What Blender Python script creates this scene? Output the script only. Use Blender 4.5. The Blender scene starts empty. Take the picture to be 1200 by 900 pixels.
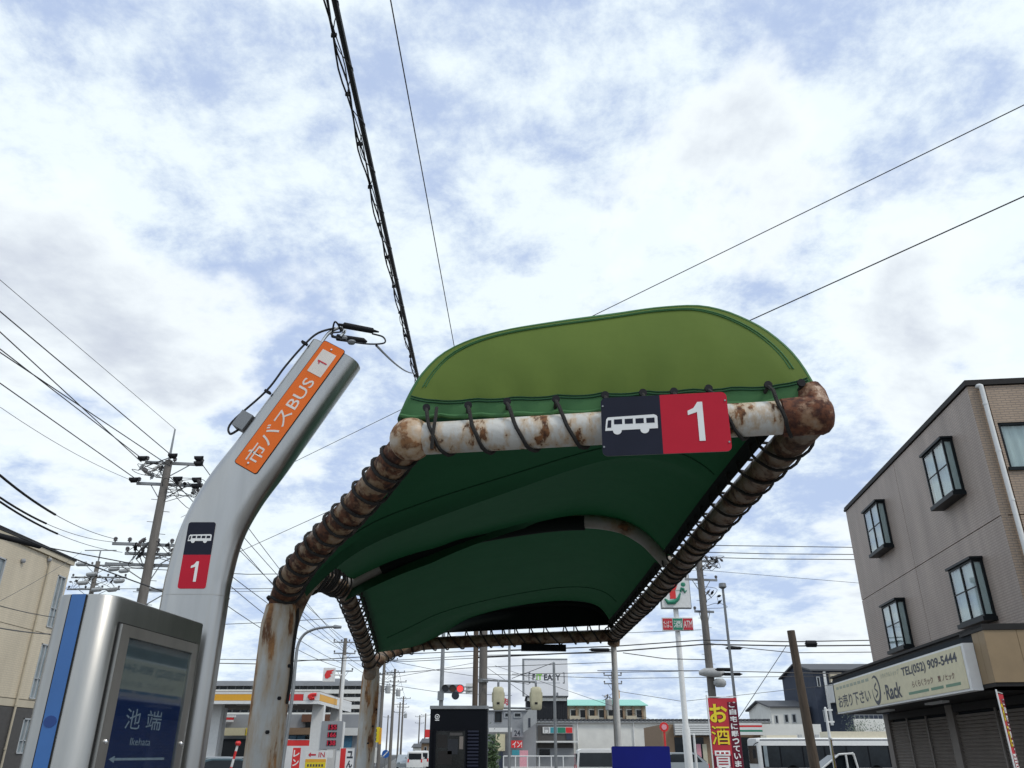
import bpy, bmesh, math, random
from mathutils import Vector, Matrix
V = Vector
R = math.radians
random.seed(7)
SC = bpy.context.scene
COL = SC.collection

# ------------------------------------------------------------------ camera
CZ = 1.65
FPX = 930.0
PITCH = R(25)
cam_d = bpy.data.cameras.new('camera')
cam_d.sensor_width = 36
cam_d.lens = FPX / 1200 * 36
cam_d.clip_start = 0.05
cam_d.clip_end = 4000
cam = bpy.data.objects.new('camera', cam_d)
COL.objects.link(cam)
cam.location = (0, 0, CZ)
cam.rotation_euler = (R(90) + PITCH, 0, 0)
SC.camera = cam

# ------------------------------------------------------------------ world: Nishita sky with broken cloud
SUN_EL, SUN_AZ = R(50), R(126)          # azimuth clockwise from +Y: behind the camera, to the right
w = bpy.data.worlds.new('World')
SC.world = w
w.use_nodes = True
nt = w.node_tree
nt.nodes.clear()
def N(t, **k):
    n = nt.nodes.new(t)
    for a, b in k.items():
        setattr(n, a, b)
    return n
def L(a, b):
    nt.links.new(a, b)
def wmath(op, a, b=None, c=None, clamp=False):
    n = N('ShaderNodeMath', operation=op, use_clamp=clamp)
    for i, x in enumerate((a, b, c)):
        if x is None: continue
        if isinstance(x, (int, float)): n.inputs[i].default_value = x
        else: L(x, n.inputs[i])
    return n.outputs[0]
out = N('ShaderNodeOutputWorld')
bg = N('ShaderNodeBackground')
SKY_STRENGTH = 0.1
CUM_X, CUM_Y, CUM_Z = 10.95, 4.05, 1.0
bg.inputs['Strength'].default_value = SKY_STRENGTH
sky = N('ShaderNodeTexSky', sky_type='NISHITA', sun_disc=False)
sky.sun_elevation = SUN_EL
sky.sun_rotation = SUN_AZ
sky.air_density = 1.0
sky.dust_density = 0.8
tc = N('ShaderNodeTexCoord')
sep = N('ShaderNodeSeparateXYZ')
L(tc.outputs['Generated'], sep.inputs[0])
zz = wmath('ADD', wmath('MAXIMUM', sep.outputs[2], 0.0), 0.28)
px = wmath('DIVIDE', sep.outputs[0], zz)
py = wmath('DIVIDE', sep.outputs[1], zz)
cmb = N('ShaderNodeCombineXYZ')
L(px, cmb.inputs[0]); L(py, cmb.inputs[1])
def wnoise(scale, detail, rough, off, dist=0.0):
    mp = N('ShaderNodeMapping')
    mp.inputs['Location'].default_value = off
    L(cmb.outputs[0], mp.inputs['Vector'])
    n = N('ShaderNodeTexNoise', noise_dimensions='3D')
    n.inputs['Scale'].default_value = scale
    n.inputs['Detail'].default_value = detail
    n.inputs['Roughness'].default_value = rough
    n.inputs['Distortion'].default_value = dist
    L(mp.outputs[0], n.inputs['Vector'])
    return n.outputs['Fac']
def wramp(x, a, b):
    n = N('ShaderNodeMapRange', interpolation_type='SMOOTHSTEP')
    n.inputs['From Min'].default_value = a
    n.inputs['From Max'].default_value = b
    L(x, n.inputs['Value'])
    return n.outputs[0]
# thin mottled high layer
fine = wnoise(6.5, 11, 0.66, (7.7, 2.3, 1.9), 0.1)
mid = wnoise(1.7, 4, 0.5, (2.4, 8.1, 0.7), 0.1)
mott = wramp(wmath('ADD', wmath('MULTIPLY', fine, 0.66), wmath('MULTIPLY', mid, 0.34)), 0.405, 0.59)
# heavier cumulus layer: bright at its ragged edges, grey where it is thick
big = wnoise(1.05, 10, 0.57, (CUM_X, CUM_Y, CUM_Z), 0.15)
cum = wramp(big, 0.53, 0.585)
core = wramp(big, 0.55, 0.67)
def wmix(fac, a, b):
    n = N('ShaderNodeMix', data_type='RGBA')
    if isinstance(fac, float): n.inputs[0].default_value = fac
    else: L(fac, n.inputs[0])
    for s, x in ((6, a), (7, b)):
        if isinstance(x, tuple): n.inputs[s].default_value = x + (1,)
        else: L(x, n.inputs[s])
    return n.outputs[2]
K_ = 1 / SKY_STRENGTH
lit = tuple(K_ * x for x in (0.90, 1.0, 1.05))
white = tuple(K_ * x for x in (0.99, 1.06, 1.09))
grey = tuple(K_ * x for x in (0.60, 0.655, 0.76))
veil = tuple(K_ * x for x in (0.58, 0.71, 0.98))
base = wmix(0.80, sky.outputs[0], veil)           # thin high veil over the blue
high = wmix(mott, base, lit)
L(wmix(cum, high, wmix(core, white, grey)), bg.inputs['Color'])
L(bg.outputs[0], out.inputs['Surface'])

# ------------------------------------------------------------------ sun (veiled by cloud)
sl = bpy.data.lights.new('sun', 'SUN')
sl.energy = 1.5
sl.angle = R(12)
sl.color = (1.0, 0.95, 0.87)
so = bpy.data.objects.new('sun', sl)
COL.objects.link(so)
sd = V((math.sin(SUN_AZ) * math.cos(SUN_EL), math.cos(SUN_AZ) * math.cos(SUN_EL), math.sin(SUN_EL)))
so.rotation_euler = (-sd).to_track_quat('-Z', 'Y').to_euler()
so.location = sd * 60

SC.view_settings.view_transform = 'Standard'
SC.view_settings.look = 'None'
SC.view_settings.exposure = 0.0
SC.view_settings.gamma = 1.0
SC.view_settings.use_curve_mapping = False
SC.render.engine = 'CYCLES'
SC.cycles.max_bounces = 8
SC.cycles.transparent_max_bounces = 12
SC.cycles.use_denoising = True

# ------------------------------------------------------------------ measuring helpers (camera survey of the place)
cp, sp = math.cos(PITCH), math.sin(PITCH)
def ray(u, v):
    x, y = (u - 600) / FPX, (450 - v) / FPX
    return V((x, cp - y * sp, sp + y * cp))
CAM = V((0, 0, CZ))
def at_y(u, v, Y):
    r = ray(u, v)
    return CAM + r * (Y / r.y)
def at_z(u, v, Z):
    r = ray(u, v)
    return CAM + r * ((Z - CZ) / r.z)
def on_plane(u, v, o, n):
    r = ray(u, v)
    return CAM + r * ((V(o) - CAM).dot(n) / r.dot(n))
def rect(u0, v0, u1, v1, Y):
    """x0, x1, z0, z1 of an upright rectangle at distance Y"""
    vm = (v0 + v1) / 2
    return at_y(u0, vm, Y).x, at_y(u1, vm, Y).x, at_y(u0, v1, Y).z, at_y(u0, v0, Y).z

# ------------------------------------------------------------------ materials
MATS = {}
def mat(name, col, rough=0.6, metal=0.0, var=0.12, vscale=6.0, bump=0.0, bscale=40.0, spec=0.5, emit=None, stretch=(1, 1, 1), coat=0.0):
    if name in MATS: return MATS[name]
    m = bpy.data.materials.new(name)
    m.use_nodes = True
    t = m.node_tree
    b = t.nodes['Principled BSDF']
    b.inputs['Roughness'].default_value = rough
    b.inputs['Metallic'].default_value = metal
    b.inputs['Specular IOR Level'].default_value = spec
    b.inputs['Coat Weight'].default_value = coat
    tc = t.nodes.new('ShaderNodeTexCoord')
    mp = t.nodes.new('ShaderNodeMapping')
    mp.inputs['Scale'].default_value = stretch
    t.links.new(tc.outputs['Object'], mp.inputs['Vector'])
    if var:
        n = t.nodes.new('ShaderNodeTexNoise')
        n.inputs['Scale'].default_value = vscale
        n.inputs['Detail'].default_value = 6
        n.inputs['Roughness'].default_value = 0.6
        t.links.new(mp.outputs[0], n.inputs['Vector'])
        r = t.nodes.new('ShaderNodeMapRange')
        r.inputs['From Min'].default_value = 0.25
        r.inputs['From Max'].default_value = 0.75
        r.inputs['To Min'].default_value = 1 - var
        r.inputs['To Max'].default_value = 1 + var
        t.links.new(n.outputs['Fac'], r.inputs['Value'])
        mul = t.nodes.new('ShaderNodeVectorMath'); mul.operation = 'SCALE'
        mul.inputs[0].default_value = col
        t.links.new(r.outputs[0], mul.inputs['Scale'])
        t.links.new(mul.outputs[0], b.inputs['Base Color'])
    else:
        b.inputs['Base Color'].default_value = (*col, 1)
    if bump:
        n2 = t.nodes.new('ShaderNodeTexNoise')
        n2.inputs['Scale'].default_value = bscale
        n2.inputs['Detail'].default_value = 4
        t.links.new(mp.outputs[0], n2.inputs['Vector'])
        bp = t.nodes.new('ShaderNodeBump')
        bp.inputs['Strength'].default_value = bump
        bp.inputs['Distance'].default_value = 0.01
        t.links.new(n2.outputs['Fac'], bp.inputs['Height'])
        t.links.new(bp.outputs[0], b.inputs['Normal'])
    if emit:
        b.inputs['Emission Color'].default_value = (*emit[:3], 1)
        b.inputs['Emission Strength'].default_value = emit[3]
    MATS[name] = m
    return m

def mat_rusty(name, paint, lo, hi, scale=7.0, streak=(1, 1, 1), dark=(0.07, 0.028, 0.014), light=(0.26, 0.115, 0.045)):
    """old paint broken through by rust"""
    m = bpy.data.materials.new(name); m.use_nodes = True
    t = m.node_tree; b = t.nodes['Principled BSDF']
    tc = t.nodes.new('ShaderNodeTexCoord')
    mp = t.nodes.new('ShaderNodeMapping'); mp.inputs['Scale'].default_value = streak
    t.links.new(tc.outputs['Object'], mp.inputs['Vector'])
    def noise(s, d, vec, rough=0.62):
        n = t.nodes.new('ShaderNodeTexNoise')
        n.inputs['Scale'].default_value = s; n.inputs['Detail'].default_value = d; n.inputs['Roughness'].default_value = rough
        t.links.new(vec, n.inputs['Vector']); return n.outputs['Fac']
    def ramp(x, a, c, o0=0.0, o1=1.0):
        r = t.nodes.new('ShaderNodeMapRange'); r.interpolation_type = 'SMOOTHSTEP'
        r.inputs['From Min'].default_value = a; r.inputs['From Max'].default_value = c
        r.inputs['To Min'].default_value = o0; r.inputs['To Max'].default_value = o1
        t.links.new(x, r.inputs['Value']); return r.outputs[0]
    def mix(f, a, c):
        n = t.nodes.new('ShaderNodeMix'); n.data_type = 'RGBA'
        t.links.new(f, n.inputs[0])
        for s, x in ((6, a), (7, c)):
            if isinstance(x, tuple): n.inputs[s].default_value = (*x, 1)
            else: t.links.new(x, n.inputs[s])
        return n.outputs[2]
    a = noise(scale, 10, mp.outputs[0])
    f = ramp(a, lo, hi)
    stain = ramp(a, lo - 0.14, lo + 0.03)
    g = noise(scale * 3.3, 6, tc.outputs['Object'])
    rust = mix(ramp(g, 0.35, 0.65), dark, light)
    dirt = noise(2.5, 6, tc.outputs['Object'])
    pt = mix(ramp(dirt, 0.4, 0.75), paint, tuple(c * 0.74 for c in paint))
    pt = mix(stain, pt, tuple(p * q for p, q in zip(paint, (0.80, 0.62, 0.45))))
    t.links.new(mix(f, pt, rust), b.inputs['Base Color'])
    t.links.new(ramp(f, 0, 1, 0.42, 0.88), b.inputs['Roughness'])
    bp = t.nodes.new('ShaderNodeBump'); bp.inputs['Strength'].default_value = 0.5; bp.inputs['Distance'].default_value = 0.006
    ad = t.nodes.new('ShaderNodeMath'); ad.operation = 'MULTIPLY_ADD'; ad.inputs[1].default_value = 0.6
    t.links.new(f, ad.inputs[0]); t.links.new(g, ad.inputs[2])
    t.links.new(ad.outputs[0], bp.inputs['Height'])
    t.links.new(bp.outputs[0], b.inputs['Normal'])
    MATS[name] = m
    return m

def mat_fabric(name, col, col2, trans=0.25, rough=0.55, tcol=None):
    """coated tent cloth that lets a little light through"""
    m = bpy.data.materials.new(name); m.use_nodes = True
    t = m.node_tree; b = t.nodes['Principled BSDF']; o = t.nodes['Material Output']
    tc = t.nodes.new('ShaderNodeTexCoord')
    n = t.nodes.new('ShaderNodeTexNoise'); n.inputs['Scale'].default_value = 2.2; n.inputs['Detail'].default_value = 8; n.inputs['Roughness'].default_value = 0.65
    mp = t.nodes.new('ShaderNodeMapping'); mp.inputs['Scale'].default_value = (1.6, 1.6, 0.5)
    t.links.new(tc.outputs['Object'], mp.inputs['Vector']); t.links.new(mp.outputs[0], n.inputs['Vector'])
    mx = t.nodes.new('ShaderNodeMix'); mx.data_type = 'RGBA'
    r = t.nodes.new('ShaderNodeMapRange'); r.inputs['From Min'].default_value = 0.35; r.inputs['From Max'].default_value = 0.68
    t.links.new(n.outputs['Fac'], r.inputs['Value']); t.links.new(r.outputs[0], mx.inputs[0])
    mx.inputs[6].default_value = (*col, 1); mx.inputs[7].default_value = (*col2, 1)
    t.links.new(mx.outputs[2], b.inputs['Base Color'])
    b.inputs['Roughness'].default_value = rough
    b.inputs['Specular IOR Level'].default_value = 0.18
    w1 = t.nodes.new('ShaderNodeTexNoise'); w1.inputs['Scale'].default_value = 9; w1.inputs['Detail'].default_value = 3
    t.links.new(tc.outputs['Object'], w1.inputs['Vector'])
    bp = t.nodes.new('ShaderNodeBump'); bp.inputs['Strength'].default_value = 0.12; bp.inputs['Distance'].default_value = 0.01
    wv = t.nodes.new('ShaderNodeTexNoise'); wv.inputs['Scale'].default_value = 260; wv.inputs['Detail'].default_value = 2
    t.links.new(tc.outputs['Object'], wv.inputs['Vector'])
    sm_ = t.nodes.new('ShaderNodeMath'); sm_.operation = 'MULTIPLY_ADD'; sm_.inputs[1].default_value = 0.12
    t.links.new(wv.outputs['Fac'], sm_.inputs[0]); t.links.new(w1.outputs['Fac'], sm_.inputs[2])
    bp.inputs['Strength'].default_value = 0.22
    t.links.new(sm_.outputs[0], bp.inputs['Height']); t.links.new(bp.outputs[0], b.inputs['Normal'])
    tr = t.nodes.new('ShaderNodeBsdfTranslucent')
    tr.inputs['Color'].default_value = (*(tcol or col), 1)
    ms = t.nodes.new('ShaderNodeMixShader'); ms.inputs[0].default_value = trans
    t.links.new(b.outputs[0], ms.inputs[1]); t.links.new(tr.outputs[0], ms.inputs[2])
    t.links.new(ms.outputs[0], o.inputs['Surface'])
    MATS[name] = m
    return m

def mat_tile(name, col, col2, mortar, bw, bh, axes, mort=0.012, bump=0.3, stain=0.25):
    """small facing tile; axes = the two object axes (u, v) the wall runs in"""
    m = bpy.data.materials.new(name); m.use_nodes = True
    t = m.node_tree; b = t.nodes['Principled BSDF']
    tc = t.nodes.new('ShaderNodeTexCoord'); sx = t.nodes.new('ShaderNodeSeparateXYZ'); cx = t.nodes.new('ShaderNodeCombineXYZ')
    t.links.new(tc.outputs['Object'], sx.inputs[0])
    t.links.new(sx.outputs[axes[0]], cx.inputs[0]); t.links.new(sx.outputs[axes[1]], cx.inputs[1])
    br = t.nodes.new('ShaderNodeTexBrick')
    br.inputs['Scale'].default_value = 1.0
    br.inputs['Brick Width'].default_value = bw; br.inputs['Row Height'].default_value = bh
    br.inputs['Mortar Size'].default_value = mort; br.inputs['Mortar Smooth'].default_value = 0.3
    br.inputs['Color1'].default_value = (*col, 1); br.inputs['Color2'].default_value = (*col2, 1); br.inputs['Mortar'].default_value = (*mortar, 1)
    t.links.new(cx.outputs[0], br.inputs['Vector'])
    n = t.nodes.new('ShaderNodeTexNoise'); n.inputs['Scale'].default_value = 0.7; n.inputs['Detail'].default_value = 7
    mp = t.nodes.new('ShaderNodeMapping'); mp.inputs['Scale'].default_value = (2.2, 2.2, 0.4)
    t.links.new(tc.outputs['Object'], mp.inputs['Vector']); t.links.new(mp.outputs[0], n.inputs['Vector'])
    r = t.nodes.new('ShaderNodeMapRange'); r.inputs['From Min'].default_value = 0.3; r.inputs['From Max'].default_value = 0.7
    r.inputs['To Min'].default_value = 1 - stain; r.inputs['To Max'].default_value = 1.05
    t.links.new(n.outputs['Fac'], r.inputs['Value'])
    s = t.nodes.new('ShaderNodeVectorMath'); s.operation = 'SCALE'
    t.links.new(br.outputs['Color'], s.inputs[0]); t.links.new(r.outputs[0], s.inputs['Scale'])
    t.links.new(s.outputs[0], b.inputs['Base Color'])
    b.inputs['Roughness'].default_value = 0.55
    bp = t.nodes.new('ShaderNodeBump'); bp.inputs['Strength'].default_value = bump; bp.inputs['Distance'].default_value = 0.01; bp.invert = True
    t.links.new(br.outputs['Fac'], bp.inputs['Height']); t.links.new(bp.outputs[0], b.inputs['Normal'])
    MATS[name] = m
    return m

def mat_glass(name, tint=(0.9, 0.95, 0.95)):
    m = bpy.data.materials.new(name); m.use_nodes = True
    t = m.node_tree; t.nodes.remove(t.nodes['Principled BSDF']); o = t.nodes['Material Output']
    fr = t.nodes.new('ShaderNodeLayerWeight'); fr.inputs['Blend'].default_value = 0.5
    pw_ = t.nodes.new('ShaderNodeMath'); pw_.operation = 'POWER'; pw_.inputs[1].default_value = 4.0
    t.links.new(fr.outputs['Facing'], pw_.inputs[0])
    k = t.nodes.new('ShaderNodeMath'); k.operation = 'MULTIPLY_ADD'; k.inputs[1].default_value = 0.9; k.inputs[2].default_value = 0.05; k.use_clamp = True
    t.links.new(pw_.outputs[0], k.inputs[0])
    tr = t.nodes.new('ShaderNodeBsdfTransparent'); tr.inputs[0].default_value = (*tint, 1)
    gl = t.nodes.new('ShaderNodeBsdfGlossy'); gl.inputs['Roughness'].default_value = 0.03
    ms = t.nodes.new('ShaderNodeMixShader')
    t.links.new(k.outputs[0], ms.inputs[0]); t.links.new(tr.outputs[0], ms.inputs[1]); t.links.new(gl.outputs[0], ms.inputs[2])
    t.links.new(ms.outputs[0], o.inputs['Surface'])
    MATS[name] = m
    return m

mat('asphalt', (0.05, 0.05, 0.052), 0.9, var=0.25, vscale=3, bump=0.4, bscale=120)
mat('concrete', (0.15, 0.147, 0.14), 0.85, var=0.2, vscale=2, bump=0.3)
mat_tile('paving', (0.19, 0.18, 0.168), (0.155, 0.15, 0.142), (0.085, 0.083, 0.08), 0.30, 0.30, (0, 1), 0.006)
mat('road_paint', (0.75, 0.75, 0.73), 0.7)
mat('pole_concrete', (0.165, 0.15, 0.135), 0.85, var=0.25, vscale=3, bump=0.3, stretch=(3, 3, 0.6))
mat('pole_brown', (0.11, 0.085, 0.065), 0.8, var=0.3, vscale=5, stretch=(3, 3, 0.4), spec=0.15)
mat('galvanised', (0.27, 0.28, 0.285), 0.45, 0.6, var=0.15)
mat('grey_steel', (0.22, 0.23, 0.24), 0.5, 0.3, var=0.15)
mat('black_cable', (0.012, 0.012, 0.014), 0.5, var=0)
mat('black_rubber', (0.018, 0.018, 0.02), 0.6, var=0.2, spec=0.15)
mat('rope_black', (0.022, 0.020, 0.018), 0.85, var=0.35, vscale=60, bump=0.6, bscale=250)
mat('stainless', (0.44, 0.435, 0.42), 0.31, 1.0, var=0.14, vscale=2.5, bump=0.05, bscale=16, stretch=(3.5, 3.5, 0.35))
mat('stainless_dull', (0.40, 0.39, 0.365), 0.38, 1.0, var=0.16, vscale=3, bump=0.05, bscale=14, stretch=(3, 3, 0.4))
mat('steel_bright', (0.7, 0.7, 0.7), 0.25, 1.0, var=0)
mat('dark_gap', (0.01, 0.01, 0.01), 0.9, var=0)
mat('orange_print', (0.80, 0.165, 0.028), 0.45, var=0.06, spec=0.15)
mat('white_print', (0.80, 0.80, 0.78), 0.5, var=0.05)
mat('white_faded', (0.72, 0.66, 0.60), 0.5, var=0.1)
mat('navy_print', (0.016, 0.018, 0.032), 0.42, var=0.1, spec=0.15)
mat('red_print', (0.50, 0.016, 0.036), 0.42, var=0.06, spec=0.15)
mat('red_mark', (0.55, 0.03, 0.05), 0.5, var=0)
mat('red_bright', (0.70, 0.03, 0.03), 0.5, var=0.05)
mat('green_print', (0.02, 0.22, 0.13), 0.5, var=0.05)
mat('lime_print', (0.22, 0.55, 0.04), 0.5, var=0)
mat('blue_stripe', (0.045, 0.15, 0.40), 0.4, var=0.1)
mat('blue_stripe_dark', (0.02, 0.06, 0.22), 0.6, var=0.1)
mat('blue_board', (0.011, 0.024, 0.095), 0.45, var=0.12, vscale=5, spec=0.15)
mat('header_board', (0.07, 0.085, 0.10), 0.5, var=0.2, vscale=7, stretch=(1, 1, 3))
mat('pale_lettering', (0.26, 0.29, 0.36), 0.6, var=0.25, vscale=80)
mat('blue_panel', (0.010, 0.016, 0.20), 0.35, var=0.08, spec=0.15)
mat('cabinet_black', (0.004, 0.005, 0.008), 0.5, var=0.1, spec=0.15)
mat('display_glass', (0.012, 0.013, 0.012), 0.12, var=0.5, vscale=9)
mat('window_dark', (0.014, 0.018, 0.022), 0.12, var=0.5, vscale=1.2, spec=0.3)
mat('window_pale', (0.22, 0.26, 0.28), 0.15, var=0.3, vscale=1.5)
mat('window_blue', (0.05, 0.16, 0.26), 0.15, var=0.3)
mat('window_frame_dark', (0.010, 0.013, 0.015), 0.4, var=0, spec=0.15)
mat('window_frame_grey', (0.42, 0.44, 0.45), 0.5, var=0.05)
mat('curtain', (0.62, 0.64, 0.63), 0.8, var=0.15, vscale=9, stretch=(5, 5, 0.3))
mat('interior_dark', (0.03, 0.035, 0.04), 0.9, var=0, spec=0.15)
mat('billboard_white', (0.86, 0.86, 0.87), 0.5, var=0.03)
mat('white_paint', (0.74, 0.74, 0.72), 0.45, var=0.06)
mat('cream_paint', (0.58, 0.54, 0.40), 0.5, var=0.08)
mat('cream_roof', (0.66, 0.60, 0.46), 0.5, var=0.08)
mat('signal_cream', (0.50, 0.47, 0.32), 0.5, var=0.12)
mat('render_white', (0.74, 0.73, 0.68), 0.8, var=0.1, vscale=1)
mat('render_cream', (0.50, 0.44, 0.33), 0.8, var=0.1, vscale=1)
mat('render_grey', (0.30, 0.31, 0.325), 0.8, var=0.1, vscale=1)
mat('siding_dark', (0.035, 0.037, 0.042), 0.7, var=0.15, spec=0.15)
mat('siding_navy', (0.045, 0.055, 0.080), 0.7, var=0.12, vscale=2, spec=0.15)
mat('roof_grey', (0.085, 0.088, 0.095), 0.8, var=0.15, vscale=2)
mat('roof_mint', (0.28, 0.60, 0.50), 0.6, var=0.06)
mat('trim_dark', (0.028, 0.026, 0.025), 0.6, var=0.1, spec=0.15)
mat('brown_cladding', (0.27, 0.19, 0.105), 0.6, var=0.12, vscale=2)
mat('sign_cream', (0.66, 0.60, 0.40), 0.5, var=0.08)
mat('sign_ink', (0.035, 0.04, 0.055), 0.5, var=0)
mat('sign_ink_brown', (0.14, 0.06, 0.04), 0.5, var=0)
mat('sign_ink_green', (0.13, 0.25, 0.16), 0.5, var=0)
mat('sign_ink_faint', (0.33, 0.36, 0.27), 0.5, var=0)
mat('shutter', (0.20, 0.172, 0.15), 0.55, var=0.15, vscale=2)
mat('shutter_post', (0.19, 0.165, 0.145), 0.6, var=0.1)
mat('grey_wall', (0.30, 0.26, 0.235), 0.75, var=0.1, vscale=0.8)
mat('base_dark', (0.075, 0.070, 0.066), 0.75, var=0.15)
mat('yellow_print', (0.80, 0.62, 0.02), 0.5, var=0.05)
mat('amber_print', (0.80, 0.40, 0.03), 0.5, var=0.05)
mat('banner_red', (0.50, 0.025, 0.04), 0.65, var=0.08)
mat('banner_maroon', (0.14, 0.018, 0.035), 0.65, var=0.08, spec=0.15)
mat('banner_white', (0.74, 0.74, 0.74), 0.65, var=0.05)
mat('pink_print', (0.75, 0.35, 0.40), 0.6, var=0.2, vscale=12)
mat('led_red', (0.18, 0.004, 0.012), 0.4, var=0, emit=(0.7, 0.02, 0.07, 0.35))
mat('signal_red', (0.5, 0.02, 0.02), 0.3, var=0, emit=(1.0, 0.06, 0.06, 1.1))
mat('signal_amber_off', (0.10, 0.045, 0.02), 0.3, var=0)
mat('signal_green_off', (0.012, 0.018, 0.03), 0.3, var=0)
mat('teal_print', (0.05, 0.30, 0.36), 0.5, var=0.05)
mat('blue_sign', (0.02, 0.12, 0.45), 0.45, var=0)
mat('car_silver', (0.42, 0.45, 0.46), 0.3, 0.5, var=0)
mat('car_teal', (0.08, 0.13, 0.15), 0.3, 0.4, var=0)
mat('tyre', (0.02, 0.02, 0.02), 0.8, var=0)
mat('leaf_green', (0.055, 0.095, 0.035), 0.6, var=0.4, vscale=8)
mat('leaf_dull', (0.10, 0.13, 0.085), 0.6, var=0.35, vscale=8)
mat('bark', (0.09, 0.07, 0.05), 0.9)
mat('brown_wall', (0.16, 0.075, 0.045), 0.8, var=0.12)
mat('tan_wall', (0.28, 0.19, 0.12), 0.8, var=0.12)
mat('insulator', (0.10, 0.09, 0.09), 0.3, var=0.1)
mat('porcelain', (0.45, 0.45, 0.44), 0.3, var=0.1)
mat('transformer_grey', (0.36, 0.37, 0.37), 0.5, var=0.1)
mat_rusty('paint_rusty', (0.64, 0.625, 0.58), 0.555, 0.615, 10.5, streak=(1.6, 1, .8))
mat_rusty('paint_rust_heavy', (0.36, 0.30, 0.235), 0.42, 0.53, 9.5, dark=(0.035, 0.014, 0.009), light=(0.15, 0.06, 0.028))
mat_rusty('joint_rust', (0.56, 0.49, 0.40), 0.50, 0.58, 8, dark=(0.11, 0.04, 0.018), light=(0.30, 0.15, 0.065))
mat_rusty('joint_rust_solid', (0.34, 0.24, 0.17), 0.38, 0.50, 11, dark=(0.045, 0.014, 0.009), light=(0.16, 0.055, 0.024))
mat_rusty('post_rusty', (0.50, 0.50, 0.475), 0.525, 0.585, 3.4, streak=(2.4, 2.4, 0.55), dark=(0.12, 0.05, 0.02), light=(0.36, 0.18, 0.07))
mat_rusty('rail_worn', (0.24, 0.205, 0.165), 0.45, 0.60, 9, dark=(0.04, 0.018, 0.011), light=(0.13, 0.065, 0.035))
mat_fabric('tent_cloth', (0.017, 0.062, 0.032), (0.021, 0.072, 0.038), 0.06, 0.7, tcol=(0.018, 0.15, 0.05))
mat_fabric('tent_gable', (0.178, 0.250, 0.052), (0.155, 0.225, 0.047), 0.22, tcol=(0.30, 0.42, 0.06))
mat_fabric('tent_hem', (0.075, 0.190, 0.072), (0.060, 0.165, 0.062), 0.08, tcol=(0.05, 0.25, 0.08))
mat_rusty('post_white', (0.62, 0.61, 0.58), 0.60, 0.66, 3.4, streak=(2.4, 2.4, 0.55), dark=(0.12, 0.05, 0.02), light=(0.36, 0.18, 0.07))
mat_rusty('rib_pale', (0.30, 0.28, 0.25), 0.60, 0.70, 6)
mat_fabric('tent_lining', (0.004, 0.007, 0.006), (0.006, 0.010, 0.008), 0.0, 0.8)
mat_tile('tile_side', (0.44, 0.355, 0.300), (0.42, 0.34, 0.29), (0.33, 0.27, 0.232), 0.20, 0.060, (1, 2), 0.014)
mat_tile('tile_front', (0.40, 0.29, 0.205), (0.37, 0.27, 0.19), (0.25, 0.195, 0.15), 0.20, 0.060, (0, 2), 0.014)
mat_tile('tile_beige', (0.64, 0.55, 0.405), (0.61, 0.525, 0.385), (0.545, 0.47, 0.352), 0.22, 0.08, (1, 2), 0.012, 0.3, 0.14)
mat_glass('clear_glass')
def M(x): return MATS[x]

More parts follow.
